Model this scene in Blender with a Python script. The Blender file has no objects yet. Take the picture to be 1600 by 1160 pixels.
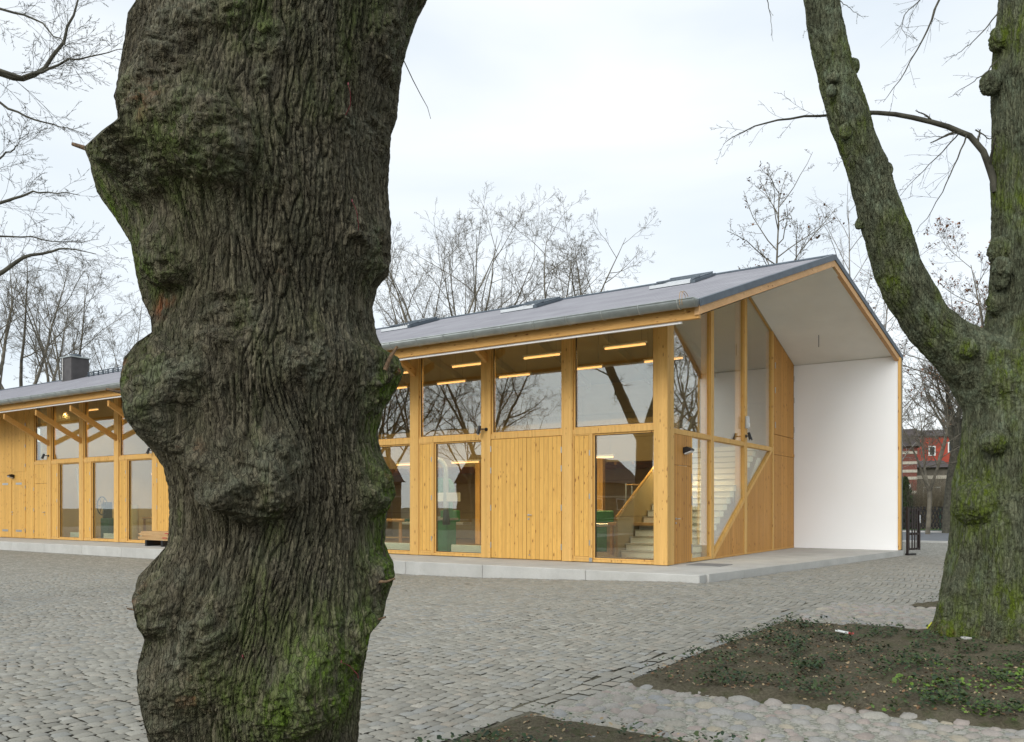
import bpy, math, random
import numpy as np
from mathutils import Vector, Matrix
R = math.radians
C = bpy.context.scene.collection
S = bpy.context.scene

# ------------------------------------------------------------------ camera, world, light
EYE = 1.475
cam = bpy.data.cameras.new("camera")
cam.sensor_width = 36.0
cam.lens = 36.0 * 1303 / 1600
cam.shift_y = 212 / 1600.0
cam.clip_end = 2000
camo = bpy.data.objects.new("camera", cam)
camo.location = (0, 0, EYE)
camo.rotation_euler = (R(90), 0, 0)
C.objects.link(camo)
S.camera = camo

SUN_EL, SUN_AZ = 27.0, 214.0          # azimuth clockwise from +Y: behind the camera, to the left
world = bpy.data.worlds.new("World")
S.world = world
world.use_nodes = True
wn, wl = world.node_tree.nodes, world.node_tree.links
wn.clear()
sky = wn.new('ShaderNodeTexSky')
sky.sky_type = 'NISHITA'
sky.sun_disc = False
sky.sun_elevation = R(SUN_EL)
sky.sun_rotation = R(SUN_AZ)
skys = wn.new('ShaderNodeVectorMath'); skys.operation = 'SCALE'
skys.inputs['Scale'].default_value = 0.10
wl.new(sky.outputs[0], skys.inputs[0])
tc = wn.new('ShaderNodeTexCoord')
mp = wn.new('ShaderNodeMapping')
mp.inputs['Scale'].default_value = (1.0, 1.0, 4.5)
mp.inputs['Rotation'].default_value = (0.12, 0.05, 0.6)
wl.new(tc.outputs['Generated'], mp.inputs[0])
cn = wn.new('ShaderNodeTexNoise')
cn.inputs['Scale'].default_value = 1.6
cn.inputs['Detail'].default_value = 5
cn.inputs['Roughness'].default_value = 0.45
cn.inputs['Distortion'].default_value = 0.4
wl.new(mp.outputs[0], cn.inputs[0])
cr = wn.new('ShaderNodeValToRGB')
cr.color_ramp.elements[0].position = 0.32
cr.color_ramp.elements[0].color = (0.63, 0.70, 0.765, 1)
cr.color_ramp.elements[1].position = 0.66
cr.color_ramp.elements[1].color = (0.83, 0.865, 0.885, 1)
wl.new(cn.outputs[0], cr.inputs[0])
# brighter towards the horizon and to the south-west, where the veiled sun stands
sx = wn.new('ShaderNodeSeparateXYZ'); wl.new(tc.outputs['Generated'], sx.inputs[0])
hz = wn.new('ShaderNodeMapRange')
hz.inputs['From Min'].default_value = 0.0; hz.inputs['From Max'].default_value = 0.55
hz.inputs['To Min'].default_value = 1.03; hz.inputs['To Max'].default_value = 0.99
wl.new(sx.outputs[2], hz.inputs[0])
cs = wn.new('ShaderNodeVectorMath'); cs.operation = 'SCALE'
wl.new(cr.outputs[0], cs.inputs[0]); wl.new(hz.outputs[0], cs.inputs['Scale'])
# the veiled sun brightens the cloud sheet on its side of the sky
dp = wn.new('ShaderNodeVectorMath'); dp.operation = 'DOT_PRODUCT'
wl.new(tc.outputs['Generated'], dp.inputs[0])
dp.inputs[1].default_value = (math.sin(R(SUN_AZ))*math.cos(R(SUN_EL)), math.cos(R(SUN_AZ))*math.cos(R(SUN_EL)), math.sin(R(SUN_EL)))
gl_ = wn.new('ShaderNodeMapRange'); gl_.interpolation_type = 'SMOOTHSTEP'
gl_.inputs['From Min'].default_value = .1; gl_.inputs['From Max'].default_value = 1.0
gl_.inputs['To Min'].default_value = 1.0; gl_.inputs['To Max'].default_value = 1.75
wl.new(dp.outputs['Value'], gl_.inputs[0])
cs2 = wn.new('ShaderNodeVectorMath'); cs2.operation = 'SCALE'
wl.new(cs.outputs[0], cs2.inputs[0]); wl.new(gl_.outputs[0], cs2.inputs['Scale']); cs = cs2
mx = wn.new('ShaderNodeMix'); mx.data_type = 'RGBA'
mx.inputs[0].default_value = 0.9
wl.new(skys.outputs[0], mx.inputs[6]); wl.new(cs.outputs[0], mx.inputs[7])
bg = wn.new('ShaderNodeBackground'); bg.inputs[1].default_value = 1.0
wl.new(mx.outputs[2], bg.inputs[0])
wo = wn.new('ShaderNodeOutputWorld'); wl.new(bg.outputs[0], wo.inputs[0])

sd = bpy.data.lights.new("sun", 'SUN')
sd.energy = 1.2
sd.angle = R(24)
sd.color = (1.0, 0.965, 0.91)
so = bpy.data.objects.new("sun", sd); C.objects.link(so)
sdir = Vector((math.sin(R(SUN_AZ)) * math.cos(R(SUN_EL)), math.cos(R(SUN_AZ)) * math.cos(R(SUN_EL)), math.sin(R(SUN_EL))))
so.rotation_euler = sdir.to_track_quat('Z', 'Y').to_euler()
S.view_settings.view_transform = 'Standard'
S.view_settings.look = 'None'
S.view_settings.exposure = 0.40
S.view_settings.gamma = 1.0
S.render.engine = 'CYCLES'
S.cycles.max_bounces = 8
S.cycles.transparent_max_bounces = 16
S.cycles.sample_clamp_indirect = 6

# ------------------------------------------------------------------ helpers
def tag(o, label=None, cat=None, group=None, kind=None):
    if label: o['label'] = label
    if cat: o['category'] = cat
    if group: o['group'] = group
    if kind: o['kind'] = kind
    return o

def empty(name, loc=(0, 0, 0), rz=0.0, label=None, cat=None, group=None):
    o = bpy.data.objects.new(name, None); C.objects.link(o)
    o.location = loc; o.rotation_euler = (0, 0, rz); o.empty_display_size = 0.2
    return tag(o, label, cat, group)

class MB:
    """collects verts/faces of one mesh"""
    def __init__(s): s.v = []; s.f = []; s.m = []
    def add(s, vs, fs, mi=0):
        b = len(s.v); s.v += [tuple(p) for p in vs]
        s.f += [tuple(i + b for i in f) for f in fs]; s.m += [mi] * len(fs)
        return s
    def box(s, x0, x1, y0, y1, z0, z1, mi=0, rot=None, c=None):
        vs = [(x, y, z) for z in (z0, z1) for y in (y0, y1) for x in (x0, x1)]
        if rot is not None:
            m = Matrix.Rotation(rot[0], 3, rot[1]); cc = Vector(c if c else ((x0+x1)/2, (y0+y1)/2, (z0+z1)/2))
            vs = [tuple(m @ (Vector(p) - cc) + cc) for p in vs]
        return s.add(vs, [(0,2,3,1),(4,5,7,6),(0,1,5,4),(2,6,7,3),(0,4,6,2),(1,3,7,5)], mi)
    def bbox(s, x0, x1, y0, y1, z0, z1, b=0.006, mi=0):
        """box with chamfered edges"""
        b = min(b, (x1-x0)*.45, (y1-y0)*.45, (z1-z0)*.45)
        vs, idx = [], {}
        X, Y, Z = (x0, x1), (y0, y1), (z0, z1)
        for i in (0,1):
            for j in (0,1):
                for k in (0,1):
                    sx, sy, sz = (b, -b)[i], (b, -b)[j], (b, -b)[k]
                    for a, p in (('x', (X[i], Y[j]+sy, Z[k]+sz)), ('y', (X[i]+sx, Y[j], Z[k]+sz)), ('z', (X[i]+sx, Y[j]+sy, Z[k]))):
                        idx[(i,j,k,a)] = len(vs); vs.append(p)
        g = lambda i,j,k,a: idx[(i,j,k,a)]
        fs = []
        fs.append((g(0,0,0,'x'), g(0,0,1,'x'), g(0,1,1,'x'), g(0,1,0,'x')))
        fs.append((g(1,0,0,'x'), g(1,1,0,'x'), g(1,1,1,'x'), g(1,0,1,'x')))
        fs.append((g(0,0,0,'y'), g(1,0,0,'y'), g(1,0,1,'y'), g(0,0,1,'y')))
        fs.append((g(0,1,0,'y'), g(0,1,1,'y'), g(1,1,1,'y'), g(1,1,0,'y')))
        fs.append((g(0,0,0,'z'), g(0,1,0,'z'), g(1,1,0,'z'), g(1,0,0,'z')))
        fs.append((g(0,0,1,'z'), g(1,0,1,'z'), g(1,1,1,'z'), g(0,1,1,'z')))
        for j in (0,1):
            for k in (0,1): fs.append((g(0,j,k,'y'), g(1,j,k,'y'), g(1,j,k,'z'), g(0,j,k,'z')))
        for i in (0,1):
            for k in (0,1): fs.append((g(i,0,k,'x'), g(i,1,k,'x'), g(i,1,k,'z'), g(i,0,k,'z')))
        for i in (0,1):
            for j in (0,1): fs.append((g(i,j,0,'x'), g(i,j,1,'x'), g(i,j,1,'y'), g(i,j,0,'y')))
        for i in (0,1):
            for j in (0,1):
                for k in (0,1): fs.append((g(i,j,k,'x'), g(i,j,k,'y'), g(i,j,k,'z')))
        return s.add(vs, fs, mi)
    def prism(s, poly, axis, a0, a1, mi=0):
        """poly = 2-D points; axis = the extruded axis ('x': poly is (y,z); 'y': (x,z); 'z': (x,y))"""
        def P(p, a):
            return {'x': (a, p[0], p[1]), 'y': (p[0], a, p[1]), 'z': (p[0], p[1], a)}[axis]
        n = len(poly)
        vs = [P(p, a0) for p in poly] + [P(p, a1) for p in poly]
        fs = [tuple(range(n)), tuple(range(2*n-1, n-1, -1))] + [(i, i+n, (i+1) % n + n, (i+1) % n) for i in range(n)]
        return s.add(vs, fs, mi)
    def tube(s, pts, rad, n=8, mi=0, cap=True):
        pts = [Vector(p) for p in pts]
        if not hasattr(rad, '__len__'): rad = [rad]*len(pts)
        rings = []; b = len(s.v); up = None
        for i, p in enumerate(pts):
            t = (pts[min(i+1, len(pts)-1)] - pts[max(i-1, 0)]).normalized()
            if up is None: up = Vector((0,0,1)) if abs(t.z) < .9 else Vector((1,0,0))
            u = t.cross(up); u = u.normalized() if u.length > 1e-6 else t.orthogonal().normalized()
            up = u.cross(t).normalized()
            for k in range(n):
                a = 2*math.pi*k/n
                s.v.append(tuple(p + float(rad[i])*(math.cos(a)*u + math.sin(a)*up)))
        for i in range(len(pts)-1):
            for k in range(n):
                s.f.append((b+i*n+k, b+i*n+(k+1) % n, b+(i+1)*n+(k+1) % n, b+(i+1)*n+k)); s.m.append(mi)
        if cap:
            s.f.append(tuple(b+k for k in range(n))[::-1]); s.m.append(mi)
            e = b+(len(pts)-1)*n; s.f.append(tuple(e+k for k in range(n))); s.m.append(mi)
        return s
    def build(s, name, mats, parent=None, smooth=False, fix=True):
        me = bpy.data.meshes.new(name); me.from_pydata(s.v, [], s.f)
        if not isinstance(mats, (list, tuple)): mats = [mats]
        for m in mats: me.materials.append(m)
        if len(mats) > 1: me.polygons.foreach_set('material_index', s.m)
        if smooth: me.polygons.foreach_set('use_smooth', [True]*len(s.f))
        me.update()
        if fix:
            import bmesh
            bm = bmesh.new(); bm.from_mesh(me); bmesh.ops.recalc_face_normals(bm, faces=bm.faces); bm.to_mesh(me); bm.free()
        o = bpy.data.objects.new(name, me); C.objects.link(o)
        if parent: o.parent = parent
        return o

class Multi(list):
    """several small meshes, each built as an object of its own"""
    def build(s, name, mat, parent=None): return [q.build(name, mat, parent) for q in s]

def npmesh(name, V, F, mats, parent=None, smooth=True, mi=None, attrs=None):
    """V (n,3), F (m,4) quads or (m,3)"""
    me = bpy.data.meshes.new(name)
    V = np.asarray(V, np.float32); F = np.asarray(F, np.int32); k = F.shape[1]
    me.vertices.add(len(V)); me.vertices.foreach_set('co', V.ravel())
    me.loops.add(F.size); me.loops.foreach_set('vertex_index', F.ravel())
    me.polygons.add(len(F)); me.polygons.foreach_set('loop_start', np.arange(0, F.size, k, dtype=np.int32))
    me.polygons.foreach_set('loop_total', np.full(len(F), k, np.int32))
    if not isinstance(mats, (list, tuple)): mats = [mats]
    for m in mats: me.materials.append(m)
    if mi is not None: me.polygons.foreach_set('material_index', np.asarray(mi, np.int32))
    me.polygons.foreach_set('use_smooth', np.full(len(F), smooth, bool))
    me.update(calc_edges=True)
    if attrs:
        for an, av in attrs.items():
            a = me.attributes.new(an, 'FLOAT', 'POINT'); a.data.foreach_set('value', np.asarray(av, np.float32))
    o = bpy.data.objects.new(name, me); C.objects.link(o)
    if parent: o.parent = parent
    return o

_rs = np.random.RandomState(7)
_perm = _rs.permutation(256); _perm = np.concatenate([_perm, _perm, _perm])
_g = _rs.normal(size=(256, 3)); _g /= np.linalg.norm(_g, axis=1)[:, None]
def perlin(x, y, z):
    xi, yi, zi = np.floor(x).astype(int), np.floor(y).astype(int), np.floor(z).astype(int)
    xf, yf, zf = x-xi, y-yi, z-zi
    u, v, w = [t*t*t*(t*(t*6-15)+10) for t in (xf, yf, zf)]
    xi &= 255; yi &= 255; zi &= 255
    def g(a, b, c):
        h = _perm[_perm[_perm[xi+a] + yi+b] + zi+c]
        G = _g[h]
        return G[..., 0]*(xf-a) + G[..., 1]*(yf-b) + G[..., 2]*(zf-c)
    l = lambda a, b, t: a + t*(b-a)
    return 1.5*l(l(l(g(0,0,0), g(1,0,0), u), l(g(0,1,0), g(1,1,0), u), v),
                 l(l(g(0,0,1), g(1,0,1), u), l(g(0,1,1), g(1,1,1), u), v), w)
def fbm(x, y, z, o=4):
    r = 0; a = 1.0
    for i in range(o):
        r = r + a*perlin(x*2**i + 17*i, y*2**i + 5*i, z*2**i); a *= .5
    return r
def sstep(a, b, x):
    t = np.clip((x-a)/(b-a), 0, 1); return t*t*(3-2*t)

# ------------------------------------------------------------------ materials
class NT:
    def __init__(s, name):
        s.m = bpy.data.materials.new(name); s.m.use_nodes = True
        s.n, s.l = s.m.node_tree.nodes, s.m.node_tree.links
        s.b = s.n['Principled BSDF']; s.out = s.n['Material Output']
    def node(s, t, ins=None, **kw):
        n = s.n.new(t)
        for k, v in kw.items(): setattr(n, k, v)
        for k, v in (ins or {}).items():
            if isinstance(v, bpy.types.NodeSocket): s.l.new(v, n.inputs[k])
            else: n.inputs[k].default_value = v
        return n
    def coord(s, kind='Object', scale=(1,1,1), rot=(0,0,0)):
        t = s.node('ShaderNodeTexCoord')
        return s.node('ShaderNodeMapping', {0: t.outputs[kind], 'Scale': scale, 'Rotation': rot}).outputs[0]
    def noise(s, vec, scale, detail=4, rough=.55, dist=0):
        return s.node('ShaderNodeTexNoise', {'Vector': vec, 'Scale': scale, 'Detail': detail, 'Roughness': rough, 'Distortion': dist}).outputs[0]
    def ramp(s, fac, pts):
        n = s.node('ShaderNodeValToRGB', {0: fac}); e = n.color_ramp.elements
        while len(e) < len(pts): e.new(.5)
        for i, (p, c) in enumerate(pts):
            e[i].position = p; e[i].color = (c if hasattr(c, '__len__') else (c, c, c)) + ((1,) if (not hasattr(c, '__len__') or len(c) == 3) else ())
        return n.outputs[0]
    def math(s, op, a, b=0.0, c=None):
        n = s.node('ShaderNodeMath', {0: a, 1: b}, operation=op)
        if c is not None:
            if isinstance(c, bpy.types.NodeSocket): s.l.new(c, n.inputs[2])
            else: n.inputs[2].default_value = c
        return n.outputs[0]
    def mix(s, fac, a, b, mode='MIX'):
        n = s.node('ShaderNodeMix', data_type='RGBA', blend_type=mode)
        for i, v in ((0, fac), (6, a), (7, b)):
            if isinstance(v, bpy.types.NodeSocket): s.l.new(v, n.inputs[i])
            else: n.inputs[i].default_value = v if i == 0 else (tuple(v) + (1,) if len(v) == 3 else v)
        return n.outputs[2]
    def attr(s, name): return s.node('ShaderNodeAttribute', attribute_name=name).outputs['Fac']
    def bump(s, h, strength=.3, dist=.01, normal=None):
        n = s.node('ShaderNodeBump', {'Height': h, 'Strength': strength, 'Distance': dist})
        if normal is not None: s.l.new(normal, n.inputs['Normal'])
        return n.outputs[0]
    def fin(s, col=None, rough=None, norm=None, spec=None, metal=None):
        for k, v in (('Base Color', col), ('Roughness', rough), ('Normal', norm), ('Specular IOR Level', spec), ('Metallic', metal)):
            if v is None: continue
            if isinstance(v, bpy.types.NodeSocket): s.l.new(v, s.b.inputs[k])
            else: s.b.inputs[k].default_value = (tuple(v) + (1,)) if (k == 'Base Color' and len(v) == 3) else v
        return s.m

def plain(name, col, rough=.6, metal=0.0, var=.12, scale=6.0, spec=.4, bump=0.05):
    t = NT(name); c = t.coord()
    n = t.noise(c, scale, 5)
    col2 = tuple(x*(1-var*1.6) for x in col); col3 = tuple(min(1, x*(1+var)) for x in col)
    return t.fin(t.ramp(n, [(.3, col2), (.7, col3)]), rough, t.bump(t.noise(c, scale*12, 3), bump, .004), spec, metal)

def wood(name, base, dark, along='z', plank=0.13, knots=True, gap=0.006, rough=.62, tone=.24):
    """softwood boards; object coordinates are the building's own metres"""
    t = NT(name)
    tc_ = t.node('ShaderNodeTexCoord').outputs['Object']
    sp = t.node('ShaderNodeSeparateXYZ', {0: tc_}); x, y, z = sp.outputs
    if along == 'z': across = t.math('ADD', x, y); lng = z
    elif along == 'x': across = z; lng = x
    else: across = t.math('ADD', z, x); lng = y
    # boards
    q = t.math('DIVIDE', across, plank); idf = t.math('FLOOR', q); fr = t.math('FRACT', q)
    wn_ = t.node('ShaderNodeTexWhiteNoise', {'W': idf}, noise_dimensions='1D')
    rnd = wn_.outputs['Value']
    other = t.math('SUBTRACT', x, y) if along == 'z' else y
    off = t.math('MULTIPLY', rnd, 37.0)
    lng2 = t.math('ADD', lng, off)
    v = t.node('ShaderNodeCombineXYZ', {0: across, 1: t.math('MULTIPLY', lng2, .05), 2: t.math('MULTIPLY', other, .4)}).outputs[0]
    grain = t.noise(v, 70.0, 5, .6, .9)
    v2 = t.node('ShaderNodeCombineXYZ', {0: across, 1: t.math('MULTIPLY', lng2, .22), 2: other}).outputs[0]
    blot = t.noise(v2, 6.0, 4, .55)
    col = t.ramp(grain, [(.28, dark), (.62, base)])
    col = t.mix(t.math('MULTIPLY', rnd, tone*2.4), col, tuple(c*.74 for c in base), 'MIX')
    wn2 = t.node('ShaderNodeTexWhiteNoise', {'W': t.math('ADD', idf, 91.7)}, noise_dimensions='1D').outputs['Value']
    col = t.mix(t.math('MULTIPLY', wn2, tone*1.6), col, tuple(min(1, c*k_) for c, k_ in zip(base, (1.12, 1.14, 1.25))))
    col = t.mix(t.ramp(blot, [(.42, 0.0), (.72, .38)]), col, dark)
    if knots:
        kv = t.node('ShaderNodeCombineXYZ', {0: t.math('MULTIPLY', across, 1.0), 1: t.math('MULTIPLY', lng2, .42), 2: t.math('MULTIPLY', other, .5)}).outputs[0]
        vo = t.node('ShaderNodeTexVoronoi', {'Vector': kv, 'Scale': 11.5, 'Randomness': 1.0}, feature='F1')
        sel = t.node('ShaderNodeSeparateXYZ', {0: vo.outputs['Color']}).outputs[0]
        size = t.math('MULTIPLY', t.ramp(sel, [(.30, 0.0), (1.0, 1.0)]), .22)
        k = t.math('LESS_THAN', vo.outputs['Distance'], size)
        ring = t.math('LESS_THAN', vo.outputs['Distance'], t.math('MULTIPLY', size, 1.8))
        col = t.mix(t.math('MULTIPLY', ring, .35), col, dark)
        col = t.mix(t.math('MULTIPLY', k, .8), col, (dark[0]*.42, dark[1]*.30, dark[2]*.30))
    bh = grain
    if gap:
        e = t.math('MINIMUM', fr, t.math('SUBTRACT', 1.0, fr))
        g = t.ramp(t.math('DIVIDE', e, gap/plank), [(.3, 0.0), (1.0, 1.0)])
        col = t.mix(t.math('SUBTRACT', 1.0, g), col, (dark[0]*.35, dark[1]*.3, dark[2]*.3))
        bh = t.math('ADD', t.math('MULTIPLY', grain, .12), g)
    return t.fin(col, rough, t.bump(bh, .35, .004), .35)

BASE, DARK = (0.72, 0.415, 0.098), (0.50, 0.26, 0.058)
M = {}
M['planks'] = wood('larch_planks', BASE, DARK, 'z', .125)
M['planks_side'] = wood('larch_planks_shaded', (0.58, 0.285, 0.062), (0.40, 0.17, 0.028), 'z', .11, gap=.009, tone=.4)  # same larch toned darker: the side front's shade is put into the colour
M['post'] = wood('glulam_post', (0.68, 0.405, 0.118), (0.52, 0.28, 0.075), 'z', .047, gap=0.0, tone=.3)
M['beam'] = wood('spruce_beam', (0.62, 0.345, 0.10), (0.44, 0.21, 0.045), 'x', .13, gap=0.0)
M['barge'] = wood('barge_board_wood', (0.64, 0.38, 0.17), (0.46, 0.24, 0.085), 'y', .12, gap=0.0)
M['plywood'] = wood('plywood_lining', (0.40, 0.31, 0.155), (0.30, 0.22, 0.10), 'x', 1.22, knots=False, gap=.008, rough=.5)
M['ceiling'] = plain('ceiling_board', (0.50, 0.43, 0.27), .8, var=.06, scale=1.2)
M['soffit'] = plain('porch_soffit_render', (0.80, 0.80, 0.765), .85, var=.03, scale=1.2)
M['floor'] = wood('industrial_floor', (0.30, 0.21, 0.10), (0.2, 0.13, 0.05), 'x', .1, knots=False, gap=.003, rough=.4)
M['white'] = None
t = NT('white_render'); c = t.coord()
g1 = t.noise(c, 160, 3); g2 = t.noise(c, .6, 3)
M['white'] = t.fin(t.mix(t.ramp(g2, [(.3, 0.0), (.75, .5)]), (.90, .90, .895), (.85, .85, .84)), .85,
                   t.bump(g1, .5, .006), .2)
M['zinc'] = plain('zinc_gutter', (0.40, 0.425, 0.41), .38, .6, .12, 4)
M['zinc_dark'] = plain('grey_sheet_metal', (0.085, 0.105, 0.125), .45, .3, .15, 4)
M['dark'] = plain('dark_bitumen', (0.02, 0.018, 0.016), .7)
M['steel'] = plain('brushed_steel', (0.5, 0.5, 0.48), .3, .9, .05)
M['black'] = plain('black_powder_coat', (0.012, 0.012, 0.013), .35, 0, .1)
M['lampglass'] = plain('frosted_lamp_glass', (0.55, 0.57, 0.58), .25, 0, .05)
M['radiator'] = plain('white_enamel', (0.72, 0.73, 0.68), .35, 0, .04)
M['green'] = plain('green_machine_paint', (0.045, 0.20, 0.075), .4, 0, .12)
M['green2'] = plain('dark_green_paint', (0.02, 0.09, 0.045), .4, 0, .12)
M['teal'] = plain('teal_crate', (0.02, 0.16, 0.16), .5)
M['redp'] = plain('red_paint', (0.5, 0.03, 0.03), .5)
M['osb'] = plain('osb_board', (0.50, 0.36, 0.15), .7, 0, .25, 40)
M['palewood'] = wood('sawn_board', (0.55, 0.36, 0.17), (0.40, 0.22, 0.08), 'x', .03, False, .002)
M['chimney'] = plain('fibre_cement', (0.075, 0.068, 0.066), .6, 0, .15, 3)
# roof sheets: ribs run down the slope
t = NT('purple_grey_roof_sheet'); o_ = t.node('ShaderNodeTexCoord').outputs['Object']
sp = t.node('ShaderNodeSeparateXYZ', {0: o_})
rib = t.math('SINE', t.math('MULTIPLY', sp.outputs[0], 2*math.pi/.177))
vv = t.node('ShaderNodeCombineXYZ', {0: sp.outputs[0], 1: sp.outputs[1], 2: sp.outputs[2]}).outputs[0]
nz = t.noise(vv, 1.1, 5)
sh = t.math('FRACT', t.math('DIVIDE', sp.outputs[1], 1.55))
lap = t.math('LESS_THAN', sh, .012)
vs_ = t.node('ShaderNodeTexVoronoi', {'Vector': o_, 'Scale': 1.5}, feature='F1')
spot = t.math('LESS_THAN', vs_.outputs['Distance'], .035)
colr = t.ramp(nz, [(.3, (0.225, 0.215, 0.235)), (.7, (0.305, 0.295, 0.315))])
colr = t.mix(t.math('MULTIPLY', lap, .55), colr, (.07, .065, .075))
colr = t.mix(t.math('MULTIPLY', spot, .7), colr, (.05, .045, .05))
M['roof'] = t.fin(colr, .55, t.bump(rib, .7, .03), .35)
# concrete
t = NT('cast_concrete'); c = t.coord()
a = t.noise(c, 1.3, 6, .6); b = t.noise(c, 90, 4, .7); s_ = t.noise(c, 5, 5, .6, 1.0)
cc = t.ramp(a, [(.3, (0.40, 0.39, 0.36)), (.7, (0.52, 0.51, 0.475))])
cc = t.mix(t.ramp(b, [(.35, .35), (.55, 0.0)]), cc, (.25, .24, .215))
cc = t.mix(t.ramp(s_, [(.55, 0.0), (.8, .35)]), cc, (.33, .325, .27))
M['concrete'] = t.fin(cc, .85, t.bump(b, .4, .005), .25)
# glass: reflection grows with the angle, what is behind shows through
def glass(name, f0=.135, tint=(.90, .92, .84)):
    t = NT(name); t.n.remove(t.b)
    geo = t.node('ShaderNodeNewGeometry')
    dt = t.node('ShaderNodeVectorMath', {0: geo.outputs['Incoming'], 1: geo.outputs['Normal']}, operation='DOT_PRODUCT').outputs['Value']
    ca = t.math('ABSOLUTE', dt)
    fr = t.math('MULTIPLY_ADD', t.math('POWER', t.math('SUBTRACT', 1.0, ca), 4.2), 1-f0, f0)
    tr = t.node('ShaderNodeBsdfTransparent', {0: tint + (1,)})
    wav = t.noise(t.coord(), .9, 2)
    gl = t.node('ShaderNodeBsdfGlossy', {0: (1, 1, 1, 1), 'Roughness': 0.0, 'Normal': t.bump(wav, .06, .02)})
    ms = t.node('ShaderNodeMixShader', {0: fr, 1: tr.outputs[0], 2: gl.outputs[0]})
    t.l.new(ms.outputs[0], t.out.inputs[0]); return t.m
M['glass'] = glass('window_glass')
def emis(name, col, s):
    t = NT(name); t.b.inputs['Base Color'].default_value = (.8, .8, .8, 1)
    t.b.inputs['Emission Color'].default_value = col + (1,); t.b.inputs['Emission Strength'].default_value = s; return t.m
M['tube'] = emis('warm_fluorescent_tube', (1.0, .47, .16), 1.65)

# bark
def bark(name, c_plate, c_plate2, c_under, c_moss, c_lich, mo_gain=1.0, bd=.010, vs=58):
    t = NT(name); c = t.coord()
    z8 = t.coord(scale=(1, 1, .3))
    n1 = t.noise(z8, 26, 6, .65); n2 = t.noise(c, 3.0, 4); n3 = t.noise(c, 120, 4, .7); n4 = t.noise(c, 9, 5, .6)
    n5 = t.noise(z8, 75, 4, .7)
    col = t.ramp(n1, [(.3, c_plate), (.7, c_plate2)])
    col = t.mix(t.ramp(n2, [(.4, 0.0), (.7, .7)]), col, tuple(x*.62 for x in c_plate))
    col = t.mix(t.math('MULTIPLY', t.attr('crack'), .9), col, c_under)
    col = t.mix(t.ramp(n5, [(.52, 0.0), (.72, .55)]), col, tuple(min(1, x*1.8) for x in c_plate2))
    lich = t.math('MULTIPLY', t.attr('lichen'), t.ramp(n4, [(.42, 0.0), (.62, 1.0)]))
    col = t.mix(lich, col, c_lich)
    ms = t.math('MULTIPLY', t.attr('moss'), t.ramp(t.noise(t.coord(scale=(1, 1, .35)), 13, 5, .7), [(.38, .05), (.60, 1.0)]))
    mcol = t.mix(t.noise(c, 60, 4, .7), c_moss, tuple(x*2.3 for x in c_moss))
    col = t.mix(t.math('MINIMUM', t.math('MULTIPLY', ms, mo_gain), 1.0), col, mcol)
    red = t.math('MULTIPLY', t.attr('wound'), t.ramp(n4, [(.5, 0.0), (.62, 1.0)]))
    col = t.mix(red, col, (.20, .075, .03))
    zc = t.coord(scale=(1, 1, .11))
    wob = t.node('ShaderNodeVectorMath', {0: zc, 1: t.node('ShaderNodeVectorMath', {0: t.node('ShaderNodeTexNoise', {'Vector': c, 'Scale': 11, 'Detail': 3}).outputs['Color'], 'Scale': .035}, operation='SCALE').outputs[0]}, operation='ADD').outputs[0]
    ve = t.node('ShaderNodeTexVoronoi', {'Vector': wob, 'Scale': vs}, feature='DISTANCE_TO_EDGE').outputs[0]
    ve2 = t.node('ShaderNodeTexVoronoi', {'Vector': wob, 'Scale': 110}, feature='DISTANCE_TO_EDGE').outputs[0]
    e1 = t.ramp(ve, [(.0, 0.0), (.13, 1.0)]); e2 = t.ramp(ve2, [(.0, 0.0), (.16, 1.0)])
    cf = t.node('ShaderNodeSeparateXYZ', {0: t.node('ShaderNodeTexVoronoi', {'Vector': wob, 'Scale': vs}, feature='F1').outputs['Color']}).outputs[0]
    col = t.mix(t.math('MULTIPLY', t.ramp(cf, [(.5, 0.0), (1.0, .6)]), .7), col, tuple(min(1, x*1.7) for x in c_plate2))
    col = t.mix(t.math('MULTIPLY', t.math('SUBTRACT', 1.0, e1), .5), col, c_under)
    h = t.math('ADD', t.math('MULTIPLY', n3, .5), t.math('ADD', t.math('MULTIPLY', n1, .7), t.math('ADD', t.math('MULTIPLY', e1, .6), t.math('MULTIPLY', e2, .35))))
    return t.fin(col, .85, t.bump(h, .9, bd), .22)
M['bark_front'] = bark('lime_bark_dark', (0.054, 0.046, 0.028), (0.128, 0.110, 0.073), (0.014, 0.011, 0.006), (0.055, 0.088, 0.008), (0.13, 0.13, 0.09), 1.3)
M['bark_right'] = bark('lime_bark_green', (0.086, 0.092, 0.050), (0.170, 0.175, 0.105), (0.024, 0.025, 0.011), (0.080, 0.108, 0.010), (0.20, 0.235, 0.15), 1.5, .026, 32)
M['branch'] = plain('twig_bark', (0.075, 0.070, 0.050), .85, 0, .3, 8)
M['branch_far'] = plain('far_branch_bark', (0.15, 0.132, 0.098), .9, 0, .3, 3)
M['birch'] = plain('birch_bark', (0.28, 0.26, 0.23), .9, 0, .4, 6)
M['leafdry'] = plain('dry_leaf', (0.17, 0.075, 0.03), .8, 0, .4, 9)
M['leafrust'] = plain('rust_leaf', (0.24, 0.10, 0.045), .8, 0, .4, 9)
M['evergreen'] = plain('conifer_green', (0.03, 0.065, 0.015), .8, 0, .5, 9)

# ------------------------------------------------------------------ building frame
O = Vector((3.4714, 18.6143, 0.0))
EX = Vector((.8275, -.5616, 0)); EY = Vector((.5616, .8275, 0))
RZ = math.atan2(-.5616, .8275)
def L2W(x, y, z=0.0): return O + x*EX + y*EY + Vector((0, 0, z))
def gz(xl): return -0.15*sstep(0, 6.5, 1.5 - xl)
FL = 0.155

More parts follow.
